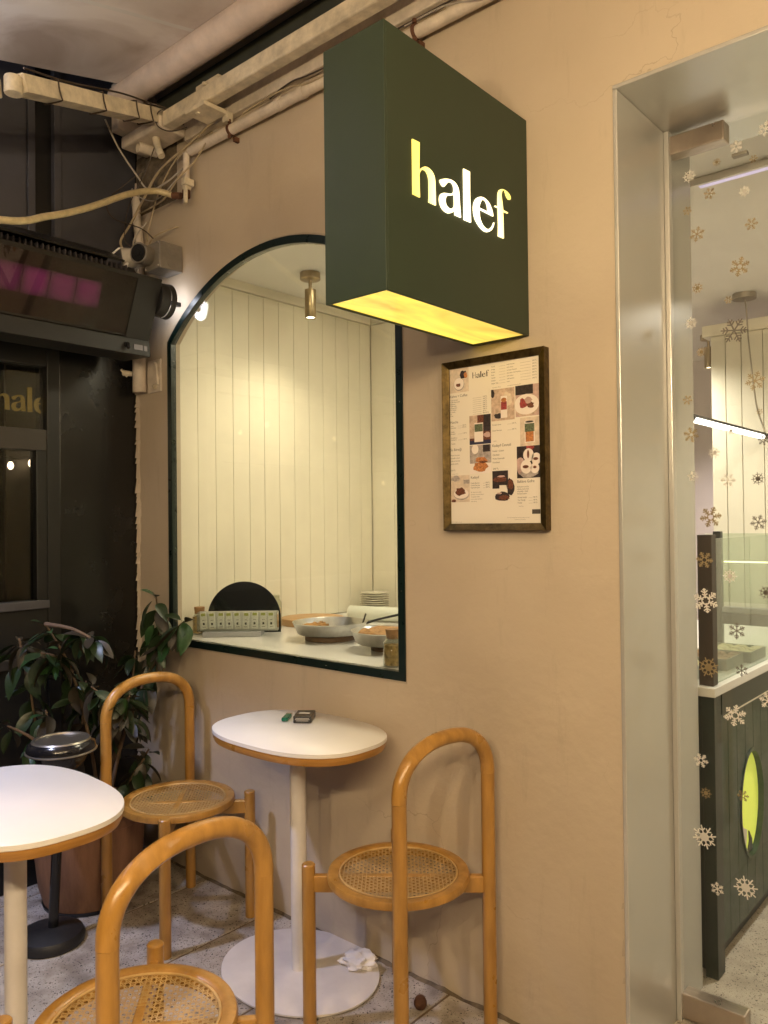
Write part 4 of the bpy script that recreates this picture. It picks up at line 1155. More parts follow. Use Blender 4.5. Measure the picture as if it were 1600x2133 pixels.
MB().tube([(-2.80, -0.11, 2.995), (-2.795, -0.105, 2.96), (-2.775, -0.10, 2.915)], 0.015, 10).build('stub', 'grubby_beige', pc, smooth=True)
MB().tube([(-2.885, -0.14, 2.975), (-2.87, -0.06, 2.975)], 0.022, 12, cap=False).build('sleeve', 'grubby_pipe', pc, smooth=True)
cd = MB().tube(smooth_path([(-3.07, -0.035, 2.86), (-3.065, -0.035, 2.75), (-3.05, -0.03, 2.62), (-3.06, -0.03, 2.48)], 5), 0.018, 10).build('corner_conduit', 'grubby_pipe', smooth=True)
tag(cd, 'vertical painted conduit down the wall corner above the camera box', 'conduit')

CAB = [('cable_tan', 0.007, [(-2.42, -0.05, 3.0), (-2.637, -0.06, 2.939), (-2.839, -0.07, 2.883), (-2.94, -0.08, 2.792), (-3.01, -0.10, 2.698), (-3.02, -0.14, 2.62), (-2.98, -0.15, 2.56), (-2.96, -0.15, 2.50)], 'thick tan cable drooping from the pipe down to the heater'),
       ('cable_tan', 0.0045, [(-2.512, -0.045, 2.95), (-2.60, -0.06, 2.86), (-2.672, -0.09, 2.80), (-2.75, -0.09, 2.755), (-2.824, -0.08, 2.745), (-3.00, -0.06, 2.752)], 'thin tan cable tied over the gas valve'),
       ('cable_grey', 0.005, [(-2.86, -0.3, 3.02), (-2.90, -0.22, 2.95), (-2.93, -0.12, 2.88), (-2.90, -0.08, 2.82), (-2.80, -0.06, 2.83), (-2.70, -0.05, 2.86)], 'pale grey cable looping off the awning arm'),
       ('cable_dark', 0.0035, [(-2.983, -0.06, 2.93), (-3.04, -0.12, 2.86), (-3.02, -0.2, 2.77), (-2.98, -0.2, 2.69), (-2.93, -0.1, 2.66), (-2.90, -0.06, 2.62)], 'thin dark cable hanging in a loop over the camera box'),
       ('cable_grey', 0.004, [(-2.95, -0.06, 2.70), (-2.98, -0.10, 2.63), (-2.95, -0.12, 2.56), (-2.92, -0.12, 2.50), (-2.92, -0.13, 2.44)], 'short grey cable curling down behind the camera lens'),
       ('cable_tan', 0.004, [(-2.95, -0.06, 2.58), (-2.90, -0.06, 2.625), (-2.83, -0.03, 2.65), (-2.80, -0.004, 2.66)], 'stub of cable leaving the wall above the camera box'),
       ('cable_tan', 0.0045, [(-1.4, -0.02, 2.96), (-1.895, -0.055, 2.925), (-2.068, -0.05, 2.955), (-2.2, -0.045, 2.962), (-2.32, -0.05, 2.95)], 'thin cable draped over the wall pipe beside the sign'),
       ('cable_dark', 0.004, [(-2.2, -0.02, 2.975), (-2.066, -0.035, 2.982), (-1.894, -0.03, 2.972), (-1.2, -0.02, 2.975), (0.2, -0.02, 2.97)], 'dark cable clipped under the awning rail'),
       ('cable_grey', 0.004, [(-1.55, -0.03, 2.965), (-1.38, -0.05, 2.945), (-1.25, -0.06, 2.905), (-1.1, -0.05, 2.9), (-0.9, -0.04, 2.94)], 'loose grey cable sagging behind the top of the sign'),
       ('cable_dark', 0.0035, [(-2.66, -0.12, 3.065), (-2.70, -0.16, 3.05), (-2.71, -0.165, 3.0), (-2.66, -0.14, 2.965), (-2.60, -0.10, 2.975)], 'dark wire hooked over the end of the square bar'),
       ('cable_dark', 0.005, [(-2.47, -0.80, 2.86), (-2.56, -0.6, 2.93), (-2.66, -0.36, 3.03), (-2.74, -0.2, 3.09), (-2.70, -0.13, 3.075)], 'dark flex running along the top of the awning arm')]
CAB += [('cable_tan', 0.004, [(-2.60, -0.05, 2.955), (-2.74, -0.06, 2.90), (-2.86, -0.06, 2.80), (-2.92, -0.07, 2.66), (-2.90, -0.09, 2.60)], 'thin tan cable from the wall pipe to the camera box'),
        ('cable_dark', 0.003, [(-2.80, -0.1, 3.0), (-2.85, -0.13, 2.86), (-2.94, -0.15, 2.74), (-2.99, -0.14, 2.62), (-2.93, -0.13, 2.57)], 'thin black wire falling from the bracket past the conduit'),
        ('cable_grey', 0.0035, [(-2.75, -0.04, 2.84), (-2.86, -0.07, 2.77), (-2.95, -0.1, 2.80), (-3.03, -0.08, 2.86), (-3.06, -0.06, 2.80)], 'thin grey cable tangled round the corner conduit')]
for m_, r_, pts, lb in CAB:
    tag(MB().tube(smooth_path(pts, 6), r_ * 0.72, 8).build('cable', m_, smooth=True), lb, 'cable', 'cables under the awning')

# ---- camera-like junction box
jb = thing('junction_box', (-2.83, -0.04, 2.45), 'grey junction box with a round black camera lens by the heater', 'security camera')
MB().box(-2.885, -2.775, -0.112, -0.002, 2.462, 2.572).build('housing', 'box_grey', jb, bevel=0.004)
b = MB()
for k in (0, 1):
    b.tube([(-2.7755, -0.058, 2.49 + .052 * k), (-2.7725, -0.058, 2.49 + .052 * k)], 0.018, 14)
b.build('knockout', 'box_grey', jb)
b = MB(); b.tube([(-2.885, -0.108, 2.525), (-2.93, -0.19, 2.512)], [0.036, 0.042], 20)
ln = b.build('lens_barrel', 'cable_grey', jb, smooth=True)
fd = (Vector((-2.93, -0.19, 2.512)) - Vector((-2.885, -0.108, 2.525))).normalized()
# the lens looks towards the street, along the wall's outward side
b = MB(); b.tube([(-2.855, -0.112, 2.522), (-2.835, -0.172, 2.518)], [0.040, 0.042], 20)
b.build('lens_hood', 'box_grey', jb, smooth=True)
b = MB(); b.tube([(-2.8352, -0.1718, 2.518), (-2.8338, -0.1765, 2.5177)], [0.036, 0.034], 20); b.tube([(-2.8338, -0.1765, 2.5177), (-2.833, -0.179, 2.5175)], [0.014, 0.013], 14)
b.build('lens', 'lens_black', jb, smooth=True)
b = MB()
for (x, z) in ((-2.875, 2.47), (-2.785, 2.47), (-2.785, 2.564)):
    b.lathe([(0, -.003), (.005, -.003), (.005, .003), (0, .003)], (x, -0.114, z), 8)
b.build('screw', 'chrome', jb)

# ---- pintle bracket on the wall
hb = thing('wall_bracket', (-3.0, 0, 1.985), 'beige painted pintle bracket with sleeve left of the arched window', 'bracket')
MB().box(-3.03, -2.932, -0.010, -0.0008, 1.988, 2.128).build('plate', 'grubby_pipe', hb, bevel=0.003)
MB().tube([(-3.055, -0.034, 1.992), (-3.055, -0.034, 2.142)], 0.029, 20, cap=False).build('sleeve', 'grubby_pipe', hb, smooth=True)
MB().tube([(-3.055, -0.034, 1.999), (-3.055, -0.034, 2.135)], 0.022, 16).build('pin', 'dark_frame', hb, smooth=True)
b = MB(); b.tube(smooth_path([(-2.965, -0.011, 2.105), (-2.955, -0.024, 2.11), (-2.948, -0.02, 2.095), (-2.95, -0.011, 2.02)], 5), 0.006, 8)
b.build('weld_rod', 'grubby_pipe', hb, smooth=True)
b = MB(); b.tube([(-2.966, -0.010, 2.01), (-2.966, -0.022, 2.01)], 0.010, 6); b.tube([(-2.966, -0.022, 2.01), (-2.966, -0.028, 2.01)], 0.006, 8)
b.build('bolt', 'grubby_beige', hb)
b = MB(); b.tube([(-3.082, -0.05, 2.075), (-3.118, -0.075, 2.082)], [0.010, 0.013], 8); b.tube([(-3.108, -0.06, 2.066), (-3.118, -0.085, 2.096)], 0.006, 8)
b.build('wing_nut', 'grubby_beige', hb)

# ---- infrared heater
ht = thing('infrared_heater', (-2.9, -0.9, 2.10), 'long black infrared heater glowing magenta over the dark shopfront', 'heater')
HY0, HY1 = -1.75, -0.125
def prism_y(b, prof, y0, y1):
    n = len(prof)
    vs = [(x, y0, z) for x, z in prof] + [(x, y1, z) for x, z in prof]
    fs = [tuple(range(n)), tuple(range(2 * n - 1, n - 1, -1))] + [(i, (i + 1) % n, n + (i + 1) % n, n + i) for i in range(n)]
    return b.add(vs, fs)
prism_y(MB(), [(-2.735, 2.398), (-2.838, 2.168), (-3.03, 2.168), (-3.03, 2.44), (-2.87, 2.44)], HY0, HY1).build('casing', 'heater_case', ht, bevel=0.004)
prism_y(MB(), [(-3.03, 2.50), (-2.955, 2.535), (-2.848, 2.478), (-2.852, 2.470), (-2.955, 2.524), (-3.03, 2.488)], HY0, HY1 - 0.10).build('hood', 'heater_case', ht)
prism_y(MB(), [(-3.03, 2.442), (-2.87, 2.442), (-2.90, 2.472), (-3.03, 2.486)], HY0 + .02, HY1 - 0.03).build('slot', 'heater_lip', ht)
b = MB()
for k in range(70):
    y = HY0 + .06 + k * 0.0215
    if y < HY1 - .05:
        b.box(-2.888, -2.868, y, y + 0.004, 2.443, 2.468)
tag(b.build('grille', 'heater_fin', ht), kind='stuff')
prism_y(MB(), [(-2.832, 2.1665), (-2.825, 2.100), (-3.02, 2.112), (-3.03, 2.1665)], HY0, HY1).build('bottom_lip', 'heater_lip', ht, bevel=0.003)
gn = Vector((2.398 - 2.168, 0, -(-2.735 + 2.838))).normalized()      # outward normal of the sloping face
gd = Vector((-2.735 + 2.838, 0, 2.398 - 2.168)).normalized()
gc = Vector((-2.838, 0, 2.168))
def face_box(b, y0, y1, s0, s1, d0, d1):
    vs = []
    for d in (d0, d1):
        for (y, s) in ((y0, s0), (y1, s0), (y1, s1), (y0, s1)):
            q = gc + gd * s + gn * d
            vs.append((q.x, y, q.z))
    b.add(vs, [(3, 2, 1, 0), (4, 5, 6, 7), (0, 1, 5, 4), (1, 2, 6, 5), (2, 3, 7, 6), (3, 0, 4, 7)])
for k in range(9):
    y1_ = -0.37 - k * 0.1
    b = MB(); face_box(b, y1_ - 0.099, y1_, 0.085, 0.185, 0.0006, 0.0016)
    b.build('glowing_plate', 'heater_glow', ht)
b = MB(); face_box(b, HY0 + .02, HY1 - .005, 0.012, 0.235, 0.0030, 0.0060)
glass_mat('smoked_glass', tint=(0.86, 0.80, 0.80), gloss=0.8, rough=0.02)
b.build('front_glass', 'smoked_glass', ht)
b = MB(); face_box(b, -0.235, -0.129, 0.0, 0.238, 0.0064, 0.0074); b.build('end_trim', 'heater_lip', ht)
b = MB(); b.tube([(-2.828, -0.235, 2.135), (-2.815, -0.235, 2.133)], 0.010, 12); b.tube([(-2.815, -0.235, 2.133), (-2.808, -0.235, 2.118)], 0.007, 10)
b.build('sensor_knob', 'black_gloss', ht, smooth=True)
b = MB(); b.box(-2.8275, -2.8255, -0.20, -0.16, 2.122, 2.142); b.box(-2.8275, -2.8255, -0.155, -0.14, 2.122, 2.142)
b.build('rating_plate', 'heater_fin', ht)
b = MB(); b.tube([(-2.90, -0.20, 2.44), (-2.90, -0.17, 2.53)], 0.008, 8); b.box(-2.92, -2.885, -0.185, -0.165, 2.50, 2.53); b.tube(smooth_path([(-2.90, -0.17, 2.53), (-2.92, -0.2, 2.55), (-2.94, -0.22, 2.53), (-2.96, -0.23, 2.52)], 4), 0.004, 8)
b.build('hanger', 'white_paint', ht)

# ---- round floodlight squeezed between the heater and the wall
fl_ = thing('floodlight', (-2.80, -0.055, 2.30), 'round black floodlight wedged between heater and wall, lighting the plaster', 'floodlight')
MB().tube([(-2.800, -0.125, 2.335), (-2.800, -0.085, 2.333)], [0.066, 0.070], 28).build('housing', 'black_rubber', fl_, smooth=True, bevel=0.004)
MB().tube([(-2.800, -0.0845, 2.333), (-2.800, -0.0805, 2.333)], [0.045, 0.043], 24).build('lamp_glass', 'flood_white', fl_)
MB().tube([(-2.800, -0.0848, 2.333), (-2.800, -0.062, 2.333)], [0.069, 0.072], 28, cap=False).build('rim', 'black_rubber', fl_, smooth=True)
MB().box(-2.808, -2.792, -0.080, -0.001, 2.325, 2.341).build('wall_mount', 'black_rubber', fl_)

# ---- cold up-and-down lamp just out of the picture: lights the left table, the floor and the awning cloth
f2 = thing('hanging_lamp', (-2.62, -1.50, 2.47), 'grey tubular up-and-down lamp hanging under the awning', 'lamp')
MB().tube([(-2.62, -1.50, 2.46), (-2.62, -1.50, 2.64)], 0.065, 28, cap=False).build('shell', 'box_grey', f2, smooth=True)
MB().lathe([(0, 0), (0.058, 0), (0.058, 0.004), (0, 0.004)], (-2.62, -1.50, 2.628), 24).build('upper_lamp', 'led_up', f2)
MB().lathe([(0, 0), (0.058, 0), (0.058, 0.004), (0, 0.004)], (-2.62, -1.50, 2.475), 24).build('lower_lamp', 'led_down', f2)
MB().lathe([(0, 0), (0.062, 0), (0.062, 0.138), (0, 0.138)], (-2.62, -1.50, 2.484), 24).build('core', 'box_grey', f2)
MB().tube([(-2.553, -1.50, 2.60), (-2.553, -1.50, clothz(-2.553, -1.5) - .004)], 0.005, 8).build('rod', 'box_grey', f2)
ld = bpy.data.lights.new('led_beam', 'SPOT'); ld.energy = 106.0; ld.color = (0.60, 0.66, 1.0); ld.spot_size = math.radians(76); ld.spot_blend = 0.35; ld.shadow_soft_size = 0.055
lo_ = bpy.data.objects.new('led_beam', ld); col.objects.link(lo_); lo_.parent = f2
lo_.location = Vector((-2.62, -1.50, 2.455)) - f2.location
lo_.rotation_euler = (Vector((-2.45, -1.28, 0.3)) - Vector((-2.62, -1.50, 2.455))).to_track_quat('-Z', 'Y').to_euler()

# ---- warm festoon bulbs over the terrace, behind the photographer
fs_ = thing('festoon_lights', (-0.6, -2.72, 2.0), 'festoon of warm bulbs strung over the terrace opposite the wall', 'string lights')
FB = [(-0.75, -2.70, 1.97), (-0.2, -2.55, 2.06), (0.3, -2.3, 2.18), (0.75, -1.85, 2.32), (1.05, -1.35, 2.46)]
MB().tube(smooth_path([(-3.13, -2.75, 2.3)] + [(x, y, z + .10) for x, y, z in FB] + [(1.4, -0.7, 2.75)], 6), 0.005, 8).build('wire', 'cable_dark', fs_)
for p in FB:
    MB().tube([(p[0], p[1], p[2] + .03), (p[0], p[1], p[2] + .10)], 0.016, 10).build('socket', 'cable_dark', fs_)
    MB().lathe([(0, -.035), (.02, -.028), (.03, -.008), (.026, .015), (.013, .03)], p, 12).build('bulb', 'bulb_warm', fs_, smooth=True)


# ================================================================== FURNITURE
def copy_tree(o, parent=None):
    c = o.copy(); col.objects.link(c)
    if parent is not None: c.parent = parent
    for ch in list(o.children):
        copy_tree(ch, c)
    return c

# ---- café chair, local frame: +x is the back, origin on the floor under the seat
CA, CB, LR = 0.183, 0.178, 0.0193
def make_chair(label):
    t = thing('cafe_chair', (0, 0, 0), label, 'chair', 'round cane-seat café chairs')
    for s in (-1, 1):
        prof = [(0.0, 0.0), (LR - .002, 0.0), (LR, 0.002), (LR, 0.449), (LR - .003, 0.452), (0, 0.4525)]
        MB().lathe(prof, (-CA, s * CB, 0), 18).build('front_leg', 'varnished_beech', t, smooth=True)
    for s in (-1, 1):
        MB().lathe([(0, 0), (LR - .002, 0.0), (LR, 0.002), (LR, 0.7095), (0, 0.7095)], (CA, s * CB, 0), 18).build('back_post', 'varnished_beech', t, smooth=True)
    pts = []
    n = 36
    for i in range(n + 1):
        a = math.pi * i / n
        ca, sa = math.cos(a), math.sin(a)
        e = 0.86
        pts.append((CA, -CB * (abs(ca) ** e) * (1 if ca > 0 else -1), 0.710 + 0.132 * (abs(sa) ** e)))
    MB().tube(pts, LR + 0.0006, 18, flat=(10, 15, (0.83, 0, 0.55), 0.55)).build('back_arch', 'varnished_beech', t, smooth=True)
    # crossed rails under the seat
    for s in (-1, 1):
        a = Vector((-CA, -CB * s, 0)); b_ = Vector((CA, CB * s, 0))
        d = (b_ - a).normalized()
        L_ = (b_ - a).length / 2 - LR + 0.004
        z_ = 0.397 if s > 0 else 0.3965
        MB().obox((0, 0, z_), d, (-d.y, d.x, 0), (0, 0, 1), L_, 0.0105, 0.0235).build('seat_rail', 'varnished_beech', t, bevel=0.003, world=False)
    prof = [(0.163, 0.409), (0.190, 0.409), (0.2, 0.414), (0.2015, 0.426), (0.198, 0.4345), (0.186, 0.4365), (0.172, 0.4345), (0.166, 0.429), (0.163, 0.421)]
    n = 56
    b = MB(); vs = []; fs = []; k_ = len(prof)
    for i in range(n):
        th = 2 * math.pi * i / n
        for r, z in prof: vs.append((r * math.cos(th), r * math.sin(th), z))
    for i in range(n):
        for q in range(k_):
            fs.append((i * k_ + q, ((i + 1) % n) * k_ + q, ((i + 1) % n) * k_ + (q + 1) % k_, i * k_ + (q + 1) % k_))
    b.add(vs, fs).build('seat_ring', 'varnished_beech', t, smooth=True)
    b = MB(); b.tube([(0.1655 * math.cos(2 * math.pi * i / 56), 0.1655 * math.sin(2 * math.pi * i / 56), 0.4305) for i in range(57)], 0.0032, 8, cap=False)
    b.build('cane_spline', 'cane', t, smooth=True)
    # woven cane: paired uprights and cross strands plus both diagonals
    b = MB(); R = 0.1655; sp = 0.0150; w2 = 0.0008
    def strand(p, d, w, z):
        # strand through p (2d) along d clipped to the ring
        p = Vector(p); d = Vector(d)
        q = p - d * p.dot(d)
        l2 = R * R - q.length_squared
        if l2 <= 0.0001: return
        l = math.sqrt(l2)
        nn = Vector((-d.y, d.x)) * w
        m_ = 8
        vs = []
        for i in range(m_ + 1):
            c = q + d * (l * (2 * i / m_ - 1))
            zz = 0.4275 - 0.011 * (1 - (c.length / R) ** 2) + z + 0.0005 * math.sin(i * 2.1 + p.x * 300)
            for s in (-1, 1):
                v = c + nn * s
                vs.append((v.x, v.y, zz))
        b.add(vs, [(2 * i, 2 * i + 1, 2 * i + 3, 2 * i + 2) for i in range(m_)])
    k_ = int(R / sp) + 1
    for i in range(-k_, k_ + 1):
        for o_ in (-0.0018, 0.0018):
            strand((0, i * sp + o_), (1, 0), w2, 0.0)
            strand((i * sp + o_, 0), (0, 1), w2, 0.0006)
    c45 = math.sqrt(0.5)
    for i in range(-2 * k_, 2 * k_ + 1):
        o_ = (i + 0.5) * sp
        strand((o_ * 0.5, o_ * 0.5), (c45, -c45), 0.00125, 0.0012)
        strand((o_ * 0.5, -o_ * 0.5), (c45, c45), 0.00125, 0.0017)
    tag(b.build('cane_weave', 'cane', t), kind='stuff')
    return t
chair = make_chair('cane-seat chair by the arched wall, right of the small table')
chair.location = (-1.460, -0.213, 0); chair.rotation_euler = (0, 0, -0.083)
c2 = copy_tree(chair); c2['label'] = 'cane-seat chair in the corner by the plant, left of the small table'
c2.location = (-2.452, -0.264, 0); c2.rotation_euler = (0, 0, 3.139)
c3 = copy_tree(chair); c3['label'] = 'nearest cane-seat chair, seen from behind, cut off at the bottom'
c3.location = (-1.428, -1.066, 0); c3.rotation_euler = (0, 0, 0.049)

# ---- pedestal tables
def superell(hx, hy, e, n=64):
    out = []
    for i in range(n):
        a = 2 * math.pi * i / n
        c, s = math.cos(a), math.sin(a)
        out.append((hx * abs(c) ** (2 / e) * (1 if c >= 0 else -1), hy * abs(s) ** (2 / e) * (1 if s >= 0 else -1)))
    return out
def make_table(label):
    t = thing('pedestal_table', (0, 0, 0), label, 'table', 'white oval pedestal tables')
    top = superell(0.304, 0.208, 2.55)
    def ring(prof, name, m_, cap0=True, cap1=True):
        vs = []; fs = []; n = len(top)
        for sc_, z in prof:
            for (x, y) in top:
                l = math.hypot(x, y)
                vs.append((x * (l - sc_) / l, y * (l - sc_) / l, z))
        for q in range(len(prof) - 1):
            for i in range(n):
                j = (i + 1) % n
                fs.append((q * n + i, q * n + j, (q + 1) * n + j, (q + 1) * n + i))
        if cap0: fs.append(tuple(range(n - 1, -1, -1)))
        if cap1: fs.append(tuple((len(prof) - 1) * n + i for i in range(n)))
        return MB().add(vs, fs).build(name, m_, t, smooth=True)
    ring([(0.002, 0.748), (0.0, 0.7495), (0.0, 0.7605), (0.002, 0.762)], 'table_top', 'laminate')
    ring([(0.016, 0.722), (0.008, 0.7245), (0.004, 0.732), (0.003, 0.7475)], 'wood_edge', 'varnished_edge')
    MB().lathe([(0.0, 0.012), (0.0255, 0.012), (0.0255, 0.7215), (0, 0.7215)], (0, 0, 0), 24).build('column', 'white_metal', t, smooth=True)
    MB().lathe([(0.0, 0.002), (0.228, 0.002), (0.2325, 0.004), (0.2325, 0.009), (0.229, 0.0105), (0, 0.0118)], (0, 0, 0), 64, sx=1.17, sy=0.97).build('base_plate', 'white_metal', t, smooth=True)
    MB().lathe([(0.0, 0.0), (0.226, 0.0), (0.226, 0.0018), (0, 0.0018)], (0, 0, 0), 48, sx=1.17, sy=0.97).build('base_pad', 'black_rubber', t)
    return t
tb = make_table('small white oval table against the wall under the window')
tb.location = (-1.874, -0.213, 0); tb.rotation_euler = (0, 0, 0.0)
t2 = copy_tree(tb); t2['label'] = 'white oval table in the left foreground under cold light'
t2.location = (-1.933, -1.078, 0); t2.rotation_euler = (0, 0, -0.05)

# ---- cigarette packet, lighter, tissue, cap
pk = thing('cigarette_packet', (-1.945, -0.115, 0.762), 'dark cigarette packet lying on the small white table', 'cigarettes')
d = Vector((0.80, 0.60, 0)); dn = Vector((-.6, .8, 0))
MB().obox((-1.945, -0.115, 0.7740), d, dn, (0, 0, 1), 0.030, 0.044, 0.0115).build('carton', 'pack_dark', pk, bevel=0.002)
b = MB()
for k, (z_, l) in enumerate(((0.7785, .022), (0.7745, .024), (0.7705, .02))):
    b.obox(Vector((-1.945, -0.115, z_)) - dn * 0.0443, d, dn, (0, 0, 1), l, 0.0002, 0.0007)
b.obox((-1.945, -0.115, 0.7857), d, dn, (0, 0, 1), 0.018, 0.008, 0.0002)
b.build('printed_lines', 'pack_print', pk)
lt = thing('lighter', (-1.995, -0.155, 0.762), 'green plastic lighter next to the cigarette packet', 'lighter')
d = Vector((-0.55, 0.83, 0)); dn = Vector((-.83, -.55, 0))
MB().obox((-1.995, -0.150, 0.7695), d, dn, (0, 0, 1), 0.029, 0.011, 0.0065).build('body', 'lighter_green', lt, bevel=0.004)
MB().obox(Vector((-1.995, -0.150, 0.770)) + d * 0.036, d, dn, (0, 0, 1), 0.0065, 0.010, 0.006).build('metal_head', 'chrome', lt, bevel=0.001)
bm = bmesh.new(); bmesh.ops.create_icosphere(bm, subdivisions=4, radius=1.0)
for v in bm.verts:
    n_ = v.co.normalized()
    f_ = 1 + 0.5 * mnoise.noise(n_ * 2.1 + Vector((3, 1, 2))) + 0.32 * abs(mnoise.noise(n_ * 4.5)) + 0.16 * abs(mnoise.noise(n_ * 10))
    v.co = Vector((n_.x * 0.052 * f_, n_.y * 0.034 * f_, max(-0.016, n_.z * 0.026 * f_)))
me = bpy.data.meshes.new('tissue'); bm.to_mesh(me); bm.free(); me.materials.append(MATS['tissue'])
ts = link('tissue', me, smooth=True); ts.location = (-1.735, -0.085, 0.0275); ts.rotation_euler = (0, 0, 0.4)
tag(ts, 'crumpled white tissue on the table base by the wall', 'tissue')
cpz = MB().lathe([(0, 0), (.014, .001), (.019, .010), (.019, .020), (.0165, .023), (.0165, .026), (.012, .033), (.003, .036), (0, .037)], (-1.462, -0.118, 0.0008), 16).build('bottle_stopper', 'rust', smooth=True)
tag(cpz, 'small dark brown stopper on the floor by the wall', 'stopper')

# ---- standing ashtray
ash = thing('ashtray_stand', (-2.655, -0.640, 0), 'black standing ashtray with chrome bowl beside the plant pot', 'ashtray')
MB().lathe([(0, 0), (0.108, 0.0), (0.112, 0.006), (0.112, 0.022), (0.104, 0.036), (0.07, 0.048), (0.02, 0.054), (0, 0.055)], (-2.655, -0.640, 0.0008), 40).build('base', 'black_rubber', ash, smooth=True)
MB().tube([(-2.648, -0.634, 0.05), (-2.627, -0.615, 0.58)], 0.0165, 14).build('pole', 'black_gloss', ash, smooth=True)
ac = (-2.625, -0.613, 0.57)
MB().lathe([(0, 0.0), (0.02, 0.0), (0.07, 0.028), (0.085, 0.06), (0.090, 0.075), (0.108, 0.078), (0.113, 0.09), (0.108, 0.108), (0.094, 0.118), (0.088, 0.112), (0.088, 0.1), (0.0, 0.1)], ac, 40).build('bowl', 'black_gloss', ash, smooth=True)
MB().lathe([(0.1135, 0.0795), (0.1165, 0.0815), (0.1165, 0.084), (0.1135, 0.086)], ac, 40).build('rim_band', 'nickel', ash, smooth=True)
MB().lathe([(0.096, 0.1165), (0.092, 0.1215), (0.086, 0.121), (0.078, 0.106), (0.06, 0.102), (0, 0.1015)], ac, 40).build('tray', 'nickel', ash, smooth=True)

# ---- terracotta pot and rubber plant
pot = thing('plant_pot', (-2.862, -0.382, 0), 'tall terracotta pot behind the corner chair', 'plant pot')
MB().lathe([(0, 0.004), (0.150, 0.004), (0.165, 0.012), (0.185, 0.08), (0.196, 0.18), (0.202, 0.30), (0.210, 0.305), (0.212, 0.345), (0.204, 0.348), (0.194, 0.342), (0.188, 0.30), (0.0, 0.30)], (-2.862, -0.382, 0), 40).build('pot', 'terracotta', pot, smooth=True)
MB().lathe([(0, 0.0), (0.168, 0.0), (0.172, 0.012), (0.168, 0.014), (0, 0.0038)], (-2.862, -0.382, 0.0), 32).build('saucer', 'dark_frame', pot, smooth=True)
MB().lathe([(0, 0.322), (0.1, 0.32), (0.187, 0.31)], (-2.862, -0.382, 0), 24).build('soil', 'soil', pot, smooth=True)
plant = thing('rubber_plant', (-2.862, -0.382, 0.32), 'dark-leaved rubber plant in the terracotta pot filling the corner', 'plant')
BRANCH = [[(-2.837, -0.341, 0.226), (-2.828, -0.273, 0.544), (-2.824, -0.167, 0.789), (-2.795, -0.118, 0.959), (-2.782, -0.136, 1.135)],
 [(-2.824, -0.167, 0.789), (-2.723, -0.122, 0.966), (-2.622, -0.101, 1.047)],
 [(-2.837, -0.341, 0.226), (-2.866, -0.372, 0.559), (-2.869, -0.446, 0.864), (-2.892, -0.536, 1.053)],
 [(-2.869, -0.446, 0.864), (-2.861, -0.506, 0.928), (-2.858, -0.571, 0.954)],
 [(-2.892, -0.536, 1.053), (-2.771, -0.496, 1.041), (-2.705, -0.439, 0.996)],
 [(-2.809, -0.386, 0.31), (-2.759, -0.373, 0.578), (-2.702, -0.365, 0.729), (-2.721, -0.45, 0.829)],
 [(-2.702, -0.365, 0.729), (-2.661, -0.33, 0.782)],
 [(-2.791, -0.435, 0.31), (-2.825, -0.508, 0.526), (-2.848, -0.559, 0.744)],
 [(-2.825, -0.508, 0.526), (-2.834, -0.611, 0.652), (-2.853, -0.695, 0.714)],
 [(-2.869, -0.303, 0.31), (-2.869, -0.175, 0.437), (-2.849, -0.132, 0.508)],
 [(-2.869, -0.303, 0.31), (-2.835, -0.249, 0.387), (-2.758, -0.211, 0.505)],
 [(-2.828, -0.273, 0.544), (-2.797, -0.249, 0.693)],
 [(-2.993, -0.553, 0.83), (-2.997, -0.587, 0.996)],
 [(-2.791, -0.435, 0.31), (-2.976, -0.508, 0.569), (-2.993, -0.553, 0.83)],
 [(-2.85, -0.36, 0.32), (-2.90, -0.20, 0.66), (-2.93, -0.14, 0.90)],
 [(-2.88, -0.42, 0.32), (-2.96, -0.36, 0.60), (-2.98, -0.33, 0.80)]]
BOBJ = []
for br in BRANCH:
    pts = smooth_path(br, 5)
    n_ = len(pts)
    BOBJ.append(MB().tube(pts, [0.0085 - 0.0055 * i / n_ for i in range(n_)], 7).build('branch', 'stem', plant, smooth=True))
def leaf_mesh(w, curl, m_):
    b = MB(); vs = []; fs = []
    n_ = 7
    for i in range(n_ + 1):
        t = i / n_
        ww_ = w * (math.sin(math.pi * min(1, t * 0.97 + 0.03)) ** 0.75) * (1 - 0.25 * t)
        y = t; z = -curl * t * t
        vs += [(-ww_, y, z + ww_ * 0.35), (0, y, z), (ww_, y, z + ww_ * 0.35)]
    for i in range(n_):
        for k in range(2):
            fs.append((3 * i + k, 3 * i + k + 1, 3 * i + k + 4, 3 * i + k + 3))
    b.add(vs, fs)
    b.add([(-.008, -.22, .02), (.008, -.22, .02), (.008, .02, 0), (-.008, .02, 0)], [(0, 1, 2, 3)])
    me = b.mesh('leaf', m_)
    me.polygons.foreach_set('use_smooth', [True] * len(me.polygons))
    return me
LM = [leaf_mesh(w, c, m_) for w, c in ((0.25, 0.30), (0.29, 0.5), (0.22, -0.15)) for m_ in ('leaf_dark', 'leaf_brown', 'leaf_green')]
rl = random.Random(21)
def put_leaf(p, dirv, L_, mi, br_):
    o = link('leaf', LM[mi], br_, world=False)
    dirv = dirv.normalized()
    q = dirv.to_track_quat('Y', 'Z')
    o.rotation_mode = 'QUATERNION'
    o.rotation_quaternion = q @ Matrix.Rotation(rl.uniform(-0.7, 0.7), 4, 'Y').to_quaternion()
    o.scale = (L_, L_, L_)
    tip = p + dirv * L_ * 1.1
    if tip.y > -0.02: p = p + Vector((0, -0.02 - tip.y, 0))
    if tip.x < -3.11: p = p + Vector((-3.11 - tip.x, 0, 0))
    o.location = p
